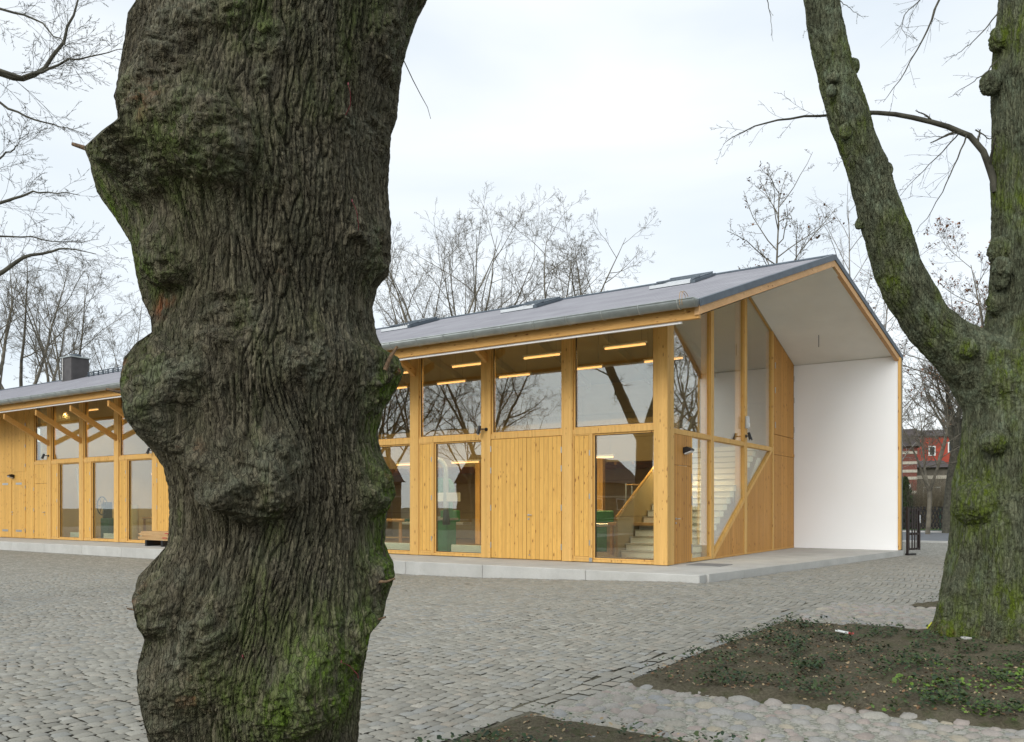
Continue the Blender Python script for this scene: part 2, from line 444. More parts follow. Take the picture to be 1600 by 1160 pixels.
# ------------------------------------------------------------------ ground, yard, road
def sett_mat():
    t = NT('granite_sett'); c = t.coord('Generated')
    c = t.coord('Object')
    tone = t.attr('tone'); hue = t.attr('hue')
    col = t.ramp(tone, [(0, (0.155, 0.146, 0.120)), (.5, (0.268, 0.254, 0.212)), (1, (0.39, 0.37, 0.315))])
    col = t.mix(t.ramp(hue, [(.8, 0.0), (1.0, .32)]), col, (.38, .30, .22))
    col = t.mix(t.ramp(hue, [(0.0, .4), (.25, 0.0)]), col, (.22, .25, .27))
    n = t.noise(c, 70, 4, .7); n2 = t.noise(c, .5, 4)
    col = t.mix(t.ramp(n, [(.35, .45), (.6, 0.0)]), col, (.14, .13, .11))
    col = t.mix(t.ramp(n2, [(.4, 0.0), (.75, .3)]), col, (.23, .22, .175))
    return t.fin(col, .7, t.bump(n, .5, .004), .35)
M['sett'] = sett_mat()
t = NT('joint_sand'); c = t.coord()
M['joint'] = t.fin(t.ramp(t.noise(c, 30, 5, .7), [(.3, (0.075, 0.068, 0.048)), (.7, (0.16, 0.145, 0.105))]), .95, t.bump(t.noise(c, 60, 4), .6, .01), .1)
t = NT('far_setts'); c = t.coord()
vo = t.node('ShaderNodeTexVoronoi', {'Vector': c, 'Scale': 9.5, 'Randomness': .75}, feature='F1')
ve = t.node('ShaderNodeTexVoronoi', {'Vector': c, 'Scale': 9.5, 'Randomness': .75}, feature='DISTANCE_TO_EDGE')
tn = t.node('ShaderNodeSeparateXYZ', {0: vo.outputs['Color']}).outputs[0]
cl = t.ramp(tn, [(0, (0.21, 0.20, 0.165)), (1, (0.36, 0.343, 0.295))])
cl = t.mix(t.ramp(ve.outputs[0], [(.02, .8), (.10, 0.0)]), cl, (.12, .11, .085))
M['farsett'] = t.fin(cl, .75, t.bump(t.ramp(ve.outputs[0], [(0, 0.0), (.2, 1.0)]), .6, .02), .3)
t = NT('pebble_mortar'); c = t.coord()
v2 = t.node('ShaderNodeTexVoronoi', {'Vector': c, 'Scale': 70}, feature='F1')
tn = t.node('ShaderNodeSeparateXYZ', {0: v2.outputs['Color']}).outputs[0]
M['pebbles'] = t.fin(t.ramp(tn, [(0, (0.13, 0.13, 0.10)), (1, (0.36, 0.345, 0.29))]), .85, t.bump(v2.outputs['Distance'], -.9, .012), .25)
t = NT('bed_soil'); c = t.coord()
a = t.noise(c, 2.2, 6, .6); b = t.noise(c, 45, 5, .7)
cs_ = t.ramp(b, [(.3, (0.055, 0.046, 0.029)), (.7, (0.145, 0.125, 0.085))])
cs_ = t.mix(t.ramp(a, [(.5, 0.0), (.8, .35)]), cs_, (.16, .15, .11))
cs_ = t.mix(t.ramp(t.noise(c, 6, 5, .65), [(.50, 0.0), (.7, .6)]), cs_, (.045, .062, .018))
M['soil'] = t.fin(cs_, .95, t.bump(b, .9, .02), .1)
M['asphalt'] = plain('asphalt', (0.13, 0.135, 0.14), .85, 0, .12, 3)
M['grass'] = plain('verge_grass', (0.07, 0.12, 0.025), .9, 0, .35, 5)
M['earth'] = plain('park_ground', (0.10, 0.10, 0.055), .95, 0, .3, .6)

def grid_sheet(name, xs, ys, zf, mat, kind='structure', frame='local'):
    X, Y = np.meshgrid(xs, ys, indexing='ij'); n, m = X.shape
    Z = zf(X, Y)
    if frame == 'local':
        WX = O.x + X*EX.x + Y*EY.x; WY = O.y + X*EX.y + Y*EY.y
    else: WX, WY = X, Y
    V = np.stack([WX, WY, Z], -1).reshape(-1, 3)
    i, j = np.meshgrid(np.arange(n-1), np.arange(m-1), indexing='ij'); b = (i*m+j).ravel()
    F = np.stack([b, b+m, b+m+1, b+1], -1)
    o = npmesh(name, V, F, mat); tag(o, kind=kind); return o

g = MB(); g.add([(-900, -900, -.30), (900, -900, -.30), (900, 900, -.30), (-900, 900, -.30)], [(0, 1, 2, 3)])
tag(g.build('ground', M['earth'], fix=False), kind='structure')

BX0 = 4.42      # kerb line of the planting strip (building coordinates)
def fieldzone(x, y):
    a = (x > BX0) & (y > -12.45 + .15*np.sin(x*2.1)) & (y < -11.05 + .12*(x-5.5)*(x > 5.5) + .06*np.sin(x*3))
    b = (x > BX0+.0) & (y > -6.45 - .25*(x-4.7)*.6) & (y < -3.8)
    return a | b
def bedzone(x, y):
    b1 = (x > BX0+.02) & (y >= -11.1 + .12*(x-5.5)*(x > 5.5)) & (y <= -6.40 - .15*(x-4.7))
    b2 = (x > BX0-.1) & (y <= -12.35) & (y > -17.5)
    b3 = (x > BX0+1.05) & (y >= -3.85) & (y < 0.5) & (y < -3.85 + (x-5.45)*2.4)
    return b1 | b2 | b3

# yard base sheet (joints near, coursed setts far)
xs = np.concatenate([np.linspace(-60, -8, 27), np.linspace(-7.5, 2, 39), np.linspace(3, 45, 22)])
o = grid_sheet('cobbled_yard', xs, np.concatenate([np.linspace(-30, 22.8, 60)]), lambda X, Y: gz(X) - .016, M['joint'])
yard = o
# far part of the yard: shader setts 3 mm above the sheet, beyond the modelled ones
yf = grid_sheet('cobbled_yard_far', np.concatenate([np.linspace(-60, -8, 27), np.linspace(-7.5, 1.2, 20)]), np.linspace(-28, -2.0, 30), lambda X, Y: gz(X) - .006, M['farsett'])
yf.name = 'cobbled_yard'
# keep only what is farther than 22 m from the camera
import bmesh
def cull(o, keep):
    bm = bmesh.new(); bm.from_mesh(o.data)
    dl = [f for f in bm.faces if not keep(f.calc_center_median())]
    bmesh.ops.delete(bm, geom=dl, context='FACES'); bm.to_mesh(o.data); bm.free()
RFAR = 23.5
cull(yf, lambda c: math.hypot(c.x, c.y) > RFAR - 1.0)
yf2 = grid_sheet('cobbled_yard', np.linspace(1.7, 40, 60), np.linspace(-4, 20.6, 50), lambda X, Y: gz(X) - .006, M['farsett'])
cull(yf2, lambda c: math.hypot(c.x, c.y) > RFAR - 1.0)

def build_setts():
    rs = np.random.RandomState(3)
    sp = .104
    rows = np.arange(-26, 40, sp)
    PX, PY, SL, SW, ROT = [], [], [], [], []
    for ri, rx in enumerate(rows):
        ln = rs.uniform(.085, .14, 520)
        ys_ = -24 + np.cumsum(ln + .006) - rs.uniform(0, .1)
        mid = ys_ - ln/2
        k = (mid < 16); mid = mid[k]; l = ln[k]
        ph = mid/1.35
        arc = .065*np.abs(np.sin(ph*math.pi))*1.0 + .03*np.sin(mid*.9 + rx*.4)
        dar = .065*math.pi/1.35*np.cos(ph*math.pi)*np.sign(np.sin(ph*math.pi)) + .027*np.cos(mid*.9+rx*.4)
        PX.append(rx + arc); PY.append(mid); SL.append(l); SW.append(np.full(len(l), sp*.93)); ROT.append(np.arctan(-dar))
    px, py, sl, sw, ro = map(np.concatenate, (PX, PY, SL, SW, ROT))
    # border course along the planting strip: two rows of larger setts
    bx, by, bl = [], [], []
    for k in range(2):
        yy = -18.0
        while yy < -3.9:
            l = rs.uniform(.12, .2); bx.append(BX0 - .07 - .135*k); by.append(yy + l/2); bl.append(l); yy += l + .008
    inb = (px > BX0 - .27) & (px < 60) & (py < -3.85)
    # beyond the strip corner the yard goes on to the right
    keep = ~inb
    px, py, sl, sw, ro = [a[keep] for a in (px, py, sl, sw, ro)]
    nb = len(bx)
    px = np.concatenate([px, bx]); py = np.concatenate([py, by]); sl = np.concatenate([sl, bl])
    sw = np.concatenate([sw, np.full(nb, .125)]); ro = np.concatenate([ro, np.zeros(nb)])
    wx = O.x + px*EX.x + py*EY.x; wy = O.y + px*EX.y + py*EY.y
    d = np.hypot(wx, wy)
    vis = (wy > 3.6) & (d < RFAR) & (wx > -.66*wy - 1.2) & (wx < .66*wy + 1.2)
    slab = (py > -2.10) & (px < 1.60 + (py + 2.08)*.131 + .03)
    vis &= ~slab & ~(bedzone(px, py) & (px < 40)) & ~(fieldzone(px, py))
    px, py, sl, sw, ro, d = [a[vis] for a in (px, py, sl, sw, ro, d)]
    n = len(px)
    gu = np.array([-.5, -.36, .36, .5])
    U, V_ = np.meshgrid(gu, gu, indexing='ij'); U = U.ravel(); V_ = V_.ravel()
    cor = (np.abs(U) > .4) & (np.abs(V_) > .4); edge = (np.abs(U) > .4) | (np.abs(V_) > .4)
    U2 = np.where(cor, U*.88, U); V2 = np.where(cor, V_*.88, V_)
    jl = rs.uniform(-.06, .06, (n, 16)); jw = rs.uniform(-.06, .06, (n, 16))
    lx = (V2[None] + jw*.5)*sw[:, None]; ly = (U2[None] + jl*.5)*sl[:, None]
    a = ro + rs.normal(0, .06, n); ca, sa = np.cos(a)[:, None], np.sin(a)[:, None]
    X = px[:, None] + lx*ca - ly*sa; Y = py[:, None] + lx*sa + ly*ca
    hz_ = rs.normal(0, .0018, n)[:, None]; tx = rs.normal(0, .022, n)[:, None]; ty = rs.normal(0, .022, n)[:, None]
    und = .012*fbm(px*.5, py*.5, px*0+3.3, 3)[:, None]
    Z = gz(px)[:, None] + und + hz_ + lx*tx + ly*ty + np.where(edge, -.008, 0)[None] + np.where(cor, -.005, 0)[None] + rs.normal(0, .0012, (n, 16))
    WX = O.x + X*EX.x + Y*EY.x; WY = O.y + X*EX.y + Y*EY.y
    Vt = np.stack([WX, WY, Z], -1).reshape(-1, 3)
    q = np.array([(i*4+j, i*4+j+1, (i+1)*4+j+1, (i+1)*4+j) for i in range(3) for j in range(3)])
    F = (q[None] + (np.arange(n)*16)[:, None, None]).reshape(-1, 4)
    tone = np.clip(rs.normal(.5, .14, n), 0, 1); hue = rs.uniform(0, 1, n)
    o = npmesh('cobbled_yard', Vt, F, M['sett'], attrs={'tone': np.repeat(tone, 16), 'hue': np.repeat(hue, 16)})
    return tag(o, kind='structure')
build_setts()

def stone_mat():
    t = NT('fieldstone'); c = t.coord(); tone = t.attr('tone'); hue = t.attr('hue')
    col = t.ramp(hue, [(0, (0.21, 0.22, 0.22)), (.3, (0.27, 0.247, 0.21)), (.55, (0.28, 0.215, 0.185)), (.8, (0.26, 0.25, 0.215)), (1, (0.33, 0.28, 0.19))])
    col = t.mix(t.math('MULTIPLY', tone, .4), col, (.40, .385, .35))
    n = t.noise(c, 60, 5, .7)
    col = t.mix(t.ramp(n, [(.3, .5), (.6, 0.0)]), col, (.16, .14, .12))
    return t.fin(col, .7, t.bump(n, .4, .005), .35)
M['stone'] = stone_mat()
def dome_stones(name, px, py, rl, rw, hh, zoff, seed=0):
    rs = np.random.RandomState(seed); n = len(px)
    nr, na = 4, 10
    fr = np.array([1.0, .86, .55, 0.0]); fz = np.array([-.25, .35, .82, 1.0])
    ang = np.linspace(0, 2*math.pi, na, endpoint=False)
    rot = rs.uniform(0, math.pi, n)
    irr = 1 + .10*np.sin(2*ang[None] + rs.uniform(0, 6, n)[:, None]) + .08*np.sin(3*ang[None] + rs.uniform(0, 6, n)[:, None]) + .05*rs.normal(size=(n, na))
    V = []
    for k in range(nr):
        a = ang[None] + 0*rot[:, None]
        lx = np.cos(a)*rl[:, None]*fr[k]*irr; ly = np.sin(a)*rw[:, None]*fr[k]*irr
        X = px[:, None] + lx*np.cos(rot)[:, None] - ly*np.sin(rot)[:, None]
        Y = py[:, None] + lx*np.sin(rot)[:, None] + ly*np.cos(rot)[:, None]
        Z = zoff + hh[:, None]*fz[k] + rs.normal(0, .0025, (n, na))*(k < 3) + 0*X
        V.append(np.stack([X, Y, Z], -1))
    V = np.stack(V, 1)   # n, nr, na, 3
    W = V.copy(); W[..., 0] = O.x + V[..., 0]*EX.x + V[..., 1]*EY.x; W[..., 1] = O.y + V[..., 0]*EX.y + V[..., 1]*EY.y
    q = [(k*na+i, k*na+(i+1) % na, (k+1)*na+(i+1) % na, (k+1)*na+i) for k in range(nr-1) for i in range(na)]
    F = (np.array(q)[None] + (np.arange(n)*nr*na)[:, None, None]).reshape(-1, 4)
    o = npmesh(name, W.reshape(-1, 3), F, M['stone'], attrs={'tone': np.repeat(rs.uniform(0, 1, n), nr*na), 'hue': np.repeat(rs.uniform(0, 1, n), nr*na)})
    return tag(o, kind='structure')
def field_stones():
    rs = np.random.RandomState(11)
    pts = []; cell = {}
    lim = [(4.45, 12.5, -12.5, -10.3), (4.5, 11.0, -7.6, -3.7)]
    for (x0, x1, y0, y1) in lim:
        for _ in range(26000):
            x, y = rs.uniform(x0, x1), rs.uniform(y0, y1)
            r = rs.choice([.095, .072, .055, .04], p=[.22, .33, .28, .17])
            if not fieldzone(np.array(x), np.array(y)): continue
            ok = True; ci, cj = int(x/.2), int(y/.2)
            for a in (-1, 0, 1):
                for b in (-1, 0, 1):
                    for (X, Y, R_) in cell.get((ci+a, cj+b), ()):
                        if (X-x)**2 + (Y-y)**2 < ((r+R_)*.93)**2: ok = False; break
                    if not ok: break
                if not ok: break
            if ok: cell.setdefault((ci, cj), []).append((x, y, r)); pts.append((x, y, r))
    # border row of larger stones along the bed edges
    a = np.array(pts); n = len(a)
    dome_stones('fieldstone_path', a[:, 0], a[:, 1], a[:, 2]*rs.uniform(1.0, 1.25, n), a[:, 2]*rs.uniform(.78, .95, n), a[:, 2]*rs.uniform(.22, .42, n), -.006, 5)
    bx, by = [], []
    x = 4.55
    while x < 12:
        r = rs.uniform(.09, .13); bx.append((x, -11.02 + .12*max(0, x-5.5) + rs.uniform(-.02, .02) + .06*math.sin(x*3), r)); x += 2*r*.98
    x = 4.5
    while x < 10:
        r = rs.uniform(.09, .14); bx.append((x, -12.47 + .15*math.sin(x*2.1) + rs.uniform(-.03, .03), r)); x += 2*r*1.02
    a = np.array(bx); n = len(a)
    dome_stones('fieldstone_path', a[:, 0], a[:, 1], a[:, 2]*1.05, a[:, 2]*.82, rs.uniform(.018, .04, n), -.010, 6)
field_stones()
for (x0, x1, y0, y1) in ((BX0, 14, -12.75, -10.2), (BX0, 12, -8.2, -3.7)):
    grid_sheet('fieldstone_path', np.linspace(x0, x1, 12), np.linspace(y0, y1, 8), lambda X, Y: X*0 - .006, M['pebbles'])
def soil(X, Y, c=None): 
    return .0 + .035*fbm(X*1.3, Y*1.3, X*0+1.7, 4) + .022*fbm(X*7, Y*7, X*0+.5, 2)
def bed(x0, x1, y0, y1, hump, keepf):
    xs = np.arange(x0, x1, .05); ys_ = np.arange(y0, y1, .05)
    o = grid_sheet('planting_bed', xs, ys_, lambda X, Y: np.where(keepf(X, Y) > -.2, (soil(X, Y) + .040 + hump(X, Y))*np.clip(keepf(X, Y)/.18, 0, 1) - .016*(1-np.clip(keepf(X, Y)/.10, 0, 1)), -.05), M['soil'])
    return o
def inv(p):
    d = Vector((p.x, p.y, 0)) - Vector((O.x, O.y, 0)); return d.dot(EX), d.dot(EY)
RT = (7.02, -6.95)     # right tree, building coordinates
FT = Vector((-1.07, 3.42, 0))
ftl = inv(FT)
b1 = bed(BX0+.02, 13, -11.15, -6.3, lambda X, Y: .10*np.exp(-(((X-RT[0])**2 + (Y-RT[1])**2)/1.1)),
   lambda x, y: np.minimum(np.minimum(x-BX0-.02, y+11.1-.12*(x-5.5)*(x > 5.5)), -6.40-.15*(x-4.7)-y)+.04)
b2 = bed(BX0-.08, 13, -17.4, -12.4, lambda X, Y: .10*np.exp(-(((X-ftl[0])**2 + (Y-ftl[1])**2)/.8)),
   lambda x, y: np.minimum(x-BX0+.08, -12.40-y)+.04)
b3 = bed(5.45, 12, -3.95, .5, lambda X, Y: 0*X, lambda x, y: np.minimum(np.minimum(x-5.45, y+3.87), -3.85+(x-5.45)*2.4-y)+.03)
cull(b3, lambda c: bool(bedzone(*map(np.array, inv(c)))))

# road, kerb, verge beyond the gate
def strip(name, y0, y1, z0, z1, mat, x0=-10, x1=70):
    m = MB(); m.box(x0, x1, y0, y1, z0, z1)
    o = m.build(name, mat); o.location = O; o.rotation_euler = (0, 0, RZ); return tag(o, kind='structure')
strip('kerb', 20.6, 20.85, -.2, .07, M['concrete'])
strip('road', 20.85, 36.0, -.2, -.01, M['asphalt'])
strip('kerb', 36.0, 36.2, -.2, .07, M['concrete'])
strip('pavement', 36.2, 38.3, -.2, .06, M['asphalt'])
strip('grass_verge', 38.3, 90, -.2, .07, M['grass'])

# ground cover: ivy and fallen leaves
def leaf_cloud(name, pts, size, mats, label, seed, tilt=.6, cat='ground cover', lift=.02):
    rs = np.random.RandomState(seed); n = len(pts); P = np.asarray(pts)
    # five-sided leaves folded at the midrib -> 2 quads
    base = np.array([(0, -.5, 0), (.42, -.1, .10), (.25, .45, .06), (0, .6, 0), (-.25, .45, .06), (-.42, -.1, .10)])
    a = rs.uniform(0, 2*math.pi, n); s = size*rs.uniform(.55, 1.3, n)
    tx, ty = rs.normal(0, tilt, n), rs.normal(0, tilt, n)
    b = base[None]*s[:, None, None]
    x = b[..., 0]*np.cos(a)[:, None] - b[..., 1]*np.sin(a)[:, None]
    y = b[..., 0]*np.sin(a)[:, None] + b[..., 1]*np.cos(a)[:, None]
    z = b[..., 2] + x*np.tanh(tx)[:, None]*.8 + y*np.tanh(ty)[:, None]*.8
    V = np.stack([P[:, 0:1] + x, P[:, 1:2] + y, P[:, 2:3] + z + lift], -1).reshape(-1, 3)
    q = np.array([(0, 1, 2, 3), (0, 3, 4, 5)])
    F = (q[None] + (np.arange(n)*6)[:, None, None]).reshape(-1, 4)
    o = npmesh(name, V, F, mats, smooth=False, mi=np.repeat(rs.randint(0, len(mats), n), 2))
    return tag(o, label, cat, kind='stuff')
def leafm(name, a, b):
    t = NT(name); c = t.coord(); return t.fin(t.ramp(t.noise(c, 12, 3), [(.35, a), (.65, b)]), .6, None, .3)
IV = [leafm('ivy_dark', (0.010, 0.024, 0.009), (0.028, 0.05, 0.02)), leafm('ivy_mid', (0.02, 0.045, 0.012), (0.05, 0.08, 0.025)), leafm('ivy_olive', (0.03, 0.05, 0.014), (0.065, 0.09, 0.03))]
DL = [leafm('leaf_litter_brown', (0.12, 0.065, 0.03), (0.2, 0.11, 0.05)), leafm('leaf_litter_tan', (0.25, 0.18, 0.09), (0.34, 0.26, 0.15)), leafm('leaf_litter_dark', (0.04, 0.028, 0.018), (0.09, 0.06, 0.035))]
GW = [leafm('weed_bright', (0.07, 0.13, 0.015), (0.14, 0.22, 0.03)), leafm('weed_green', (0.045, 0.09, 0.015), (0.09, 0.14, 0.03))]
def scatter_bed(n, box, zone, clump, seed, thr=0.05, fr=1.6):
    rs = np.random.RandomState(seed); x = rs.uniform(box[0], box[1], n); y = rs.uniform(box[2], box[3], n)
    k = zone(x, y)
    if clump: k &= (perlin(x*fr, y*fr, x*0+seed) + .5*perlin(x*fr*3, y*fr*3, x*0+seed) > thr)
    x, y = x[k], y[k]
    w = np.stack([O.x + x*EX.x + y*EY.x, O.y + x*EX.y + y*EY.y, soil(x, y) + .040], -1)
    return w
bed1 = lambda x, y: bedzone(x, y) & (y > -11.0) & (y < -6.2)
bed2 = lambda x, y: bedzone(x, y) & (y < -12.4)
ivy = [scatter_bed(52000, (4.5, 12, -11, -6.2), bed1, True, 21, .12, 2.6), scatter_bed(9000, (4.4, 8, -16, -12.4), bed2, True, 22, .02), scatter_bed(3000, (5.5, 9, -3.8, -.5), bedzone, True, 23, 0)]
ivy = np.concatenate(ivy); ivy[:, 2] += np.random.RandomState(1).uniform(0, .07, len(ivy))
leaf_cloud('ivy_ground_cover', ivy, .027, IV, 'dark green ivy sprawling in clumps over the soil of the planting beds', 31)
lit = np.concatenate([scatter_bed(9000, (4.45, 12, -11.1, -6.2), bed1, False, 41), scatter_bed(2500, (4.4, 8, -16, -12.4), bed2, False, 42)])
leaf_cloud('leaf_litter', lit, .024, DL, 'small brown and tan fallen leaves strewn on the soil of the planting beds', 32, .5, 'leaf litter', .008)
wd = scatter_bed(9000, (6.3, 12, -11, -8.6), bed1, True, 51, .10, 2.6)
leaf_cloud('low_weeds', wd, .03, GW, 'bright green low weeds at the lower right of the planting bed', 33, .7, 'weeds', .02)
# a few leaves and twigs blown over the yard
rs = np.random.RandomState(77); n = 1500
x = rs.uniform(-14, 4.3, n); y = rs.uniform(-14, -2.2, n)
k = rs.uniform(0, 1, n) < np.where(y > -2.9, 1.0, .35); x, y = x[k], y[k]
wy = np.stack([O.x + x*EX.x + y*EY.x, O.y + x*EX.y + y*EY.y, gz(x) + .002], -1)
leaf_cloud('yard_leaves', wy, .022, DL, 'scattered tiny brown leaves lying on the grey cobbles of the yard', 34, .3, 'leaf litter', .006)

# ================================================================== THE TIMBER HALL
bld = empty('timber_hall', (O.x, O.y, 0), RZ, 'long gabled timber hall with larch front, glazed bays and white porch wall', 'building')
XL = -46.0
ZE, YR, ZR = 5.50, 4.95, 7.90            # outer roof: eave z at y=-1.85, ridge
YB, ZB = 10.35, 6.04                     # right-hand eave
def zo(y): return ZE + (ZR-ZE)*(y+1.85)/(YR+1.85) if y <= YR else ZR + (ZB-ZR)*(y-YR)/(YB-YR)
def zi(y): return 5.20 + (7.62-5.20)*(y+1.85)/(YR+1.85) if y <= YR else 7.62 + (6.0-7.62)*(y-YR)/(10.2-YR)
def xg(y): return 1.5 + (y+1.85)*(3.15-1.5)/(10.35+1.85)   # slanting gable line
RAIL0, RAIL1 = 3.20, 3.33
PW = .30
posts = [-.17 - 2.42*k for k in range(1, 12)]       # centres, -2.59 ... -26.79

# roof: sheets with openings for the roof lights, underside, edge
SKY = [(-1.85, -.75), (-6.70, -5.60), (-11.55, -10.45), (-16.40, -15.30)]
SY0, SY1 = 3.25, 4.55
def roof_sheets():
    m = MB()
    ys = [-1.93, SY0, SY1, YR]; cuts = sorted([c for p in SKY for c in p])
    xs = [XL] + cuts + [None]
    for a in range(3):
        y0, y1 = ys[a], ys[a+1]
        for b in range(len(xs)-1):
            if a == 1 and b % 2 == 1: continue
            xa0 = xa1 = xs[b]; xb0 = xs[b+1] if xs[b+1] is not None else xg(y0); xb1 = xs[b+1] if xs[b+1] is not None else xg(y1)
            m.add([(xa0, y0, zo(y0)), (xb0, y0, zo(y0)), (xb1, y1, zo(y1)), (xa1, y1, zo(y1))], [(0, 1, 2, 3)])
    m.add([(XL, YR, ZR), (xg(YR), YR, ZR), (xg(YB), YB, ZB), (XL, YB, ZB)], [(0, 1, 2, 3)])
    return m
rf = roof_sheets().build('roof', M['roof'], bld, fix=False)
# ridge cap, a row of short ridge pieces
m = MB()
m.tube([(XL, YR, ZR+.0), (xg(YR)-.02, YR, ZR+.0)], .05, 8)
m.build('ridge_cap', M['zinc_dark'], rf)
def ceiling_part():
    m = MB(); ys = [-1.85, SY0, SY1, YR]; cuts = sorted([c for p in SKY for c in p]); xs = [XL] + cuts + [None]
    for a in range(3):
        y0, y1 = ys[a], ys[a+1]
        for b in range(len(xs)-1):
            if a == 1 and b % 2 == 1: continue
            xa = xs[b]; e0 = -.02; xb0 = xs[b+1] if xs[b+1] is not None else xg(y0)-.04; xb1 = xs[b+1] if xs[b+1] is not None else xg(y1)-.04
            m.add([(xa, y0, zi(y0)), (xb0, y0, zi(y0)), (xb1, y1, zi(y1)), (xa, y1, zi(y1))], [(0, 3, 2, 1)])
    m.add([(XL, YR, zi(YR)), (xg(YR)-.04, YR, zi(YR)), (xg(10.2)-.04, 10.2, zi(10.2)), (XL, 10.2, zi(10.2))], [(0, 3, 2, 1)])
    # shafts of the roof lights
    for (a, b) in SKY:
        for (x0, x1) in ((a, a), (b, b)):
            m.add([(x0, SY0, zi(SY0)), (x0, SY1, zi(SY1)), (x0, SY1, zo(SY1)), (x0, SY0, zo(SY0))], [(0, 1, 2, 3)])
        for y in (SY0, SY1):
            m.add([(a, y, zi(y)), (b, y, zi(y)), (b, y, zo(y)), (a, y, zo(y))], [(0, 1, 2, 3)])
    return m
ceiling_part().build('ceiling', M['ceiling'], bld, fix=False)
m = MB()
for (y0, y1) in ((-1.85, YR), (YR, 10.2)):
    m.add([(-.001, y0, zi(y0)-.006), (xg(y0)-.06, y0, zi(y0)-.006), (xg(y1)-.06, y1, zi(y1)-.006), (-.001, y1, zi(y1)-.006)], [(0, 3, 2, 1)])
m.build('porch_soffit', M['soffit'], bld, fix=False)
SL = (ZR-ZE)/(YR+1.85)
for (a, b) in SKY:
    m = MB(); h = .10
    def q(x0, x1, y0, y1, z0, z1):
        m.add([(x0, y0, zo(y0)+z0), (x1, y0, zo(y0)+z0), (x1, y1, zo(y1)+z0), (x0, y1, zo(y1)+z0),
               (x0, y0, zo(y0)+z1), (x1, y0, zo(y0)+z1), (x1, y1, zo(y1)+z1), (x0, y1, zo(y1)+z1)],
              [(0, 3, 2, 1), (4, 5, 6, 7), (0, 1, 5, 4), (1, 2, 6, 5), (2, 3, 7, 6), (3, 0, 4, 7)])
    q(a-.06, b+.06, SY0-.08, SY0+.02, -.01, h); q(a-.06, b+.06, SY1-.02, SY1+.08, -.01, h+.04)
    q(a-.06, a+.03, SY0+.02, SY1-.02, -.01, h+.02); q(b-.03, b+.06, SY0+.02, SY1-.02, -.01, h+.02)
    s_ = m.build('skylight', M['zinc_dark'], rf)
    m = MB(); q(a+.03, b-.03, SY0+.02, SY1-.02, .08, .09); m.build('pane', M['glass'], s_)
    for k in range(7):
        m = MB(); x = a + .12 + k*(b-a-.24)/6; q(x-.012, x+.012, SY0+.03, SY1-.03, .0, .05); m.build('louvre', M['steel'], s_)
    m = MB(); q(a-.05, b+.0, SY0-.10, SY0-.081, .02, h+.005); m.build('front_edge', M['lampglass'], s_)
    m = MB(); q(a-.03, b+.09, SY0+.30, SY0+.36, h+.025, h+.06); q(b+.061, b+.13, SY0-.1, SY1+.1, .01, h-.02); m.build('flashing', M['zinc_dark'], s_)
# chimney
ch = MB(); ch.bbox(-33.9, -33.0, 4.2, 5.1, 7.4, 8.78, .012)
cho = ch.build('chimney', M['chimney'], rf)
m = MB(); m.box(-33.96, -32.94, 4.14, 5.16, 8.782, 8.84)
m.build('chimney_cap', M['zinc'], cho)
m = MB(); m.tube([(-33.45, 4.65, 8.842), (-33.45, 4.65, 8.98), (-33.45, 4.65, 9.0)], [.27, .27, .2], 14); m.build('cowl', M['zinc_dark'], cho)
m = MB(); m.tube([(-33.72, 4.17, 8.84), (-33.72, 4.17, 7.7)], .018, 6); m.build('conductor_rod', M['steel'], cho)
m = MB()
for k in range(13): m.box(-32.2+.42*k, -32.17+.42*k, 4.6, 4.66, 7.76, 8.0)
m.tube([(-32.3, 4.63, 8.0), (-27.0, 4.63, 8.0)], .02, 6); m.tube([(-32.3, 4.63, 7.9), (-27.0, 4.63, 7.9)], .02, 6)
m.build('snow_guard', M['zinc_dark'], rf)

# eaves beam, soffit edge, gutter
xe = xg(-1.85)
m = MB(); m.bbox(XL, xe-.03, -1.86, -1.76, 5.15, 5.42, .008); m.build('eaves_beam', M['beam'], bld)
m = MB(); m.box(XL, xe-.42, -1.80, -1.74, 5.105, 5.148); m.build('soffit_edge', M['white'], bld)
m = MB(); GY, GZ_, GR = -2.04, 5.485, .15
prof = [(GY + GR*math.cos(a), GZ_ + GR*math.sin(a)) for a in [math.pi + math.pi*k/10 for k in range(11)]]
inn = [(GY + (GR-.008)*math.cos(a), GZ_ + .002 + (GR-.008)*math.sin(a)) for a in [2*math.pi - math.pi*k/10 for k in range(11)]]
m.prism(prof + inn, 'x', XL, xe-.02)
m.tube([(XL, GY-GR, GZ_), (xe-.02, GY-GR, GZ_)], .014, 8)
m.prism([(GY+GR*math.cos(a), GZ_+GR*math.sin(a)) for a in [math.pi*k/8+math.pi for k in range(9)]] + [(GY+GR, GZ_+.03), (GY-GR, GZ_+.01)], 'x', xe-.018, xe-.005)
gut = m.build('gutter', M['zinc'], bld, smooth=True)
br = Multi(); x = xe - .35
while x > XL:
    pr = [(GY + (GR+.014)*math.cos(a), GZ_ + (GR+.014)*math.sin(a)) for a in [math.pi + math.pi*k/8 for k in range(9)]]
    pi_ = [(GY + (GR+.001)*math.cos(a), GZ_ + (GR+.001)*math.sin(a)) for a in [2*math.pi - math.pi*k/8 for k in range(9)]]
    br.append(MB().prism(pr + pi_, 'x', x-.016, x+.016)); x -= .83
br.build('gutter_bracket', M['zinc'], gut)
0 and m.add([(XL, -1.9, ZE-.004), (xe, -1.9, ZE-.004), (xe, -1.9-.10, ZE-.05), (XL, -2.0, ZE-.05)], [(0, 1, 2, 3)]); 0
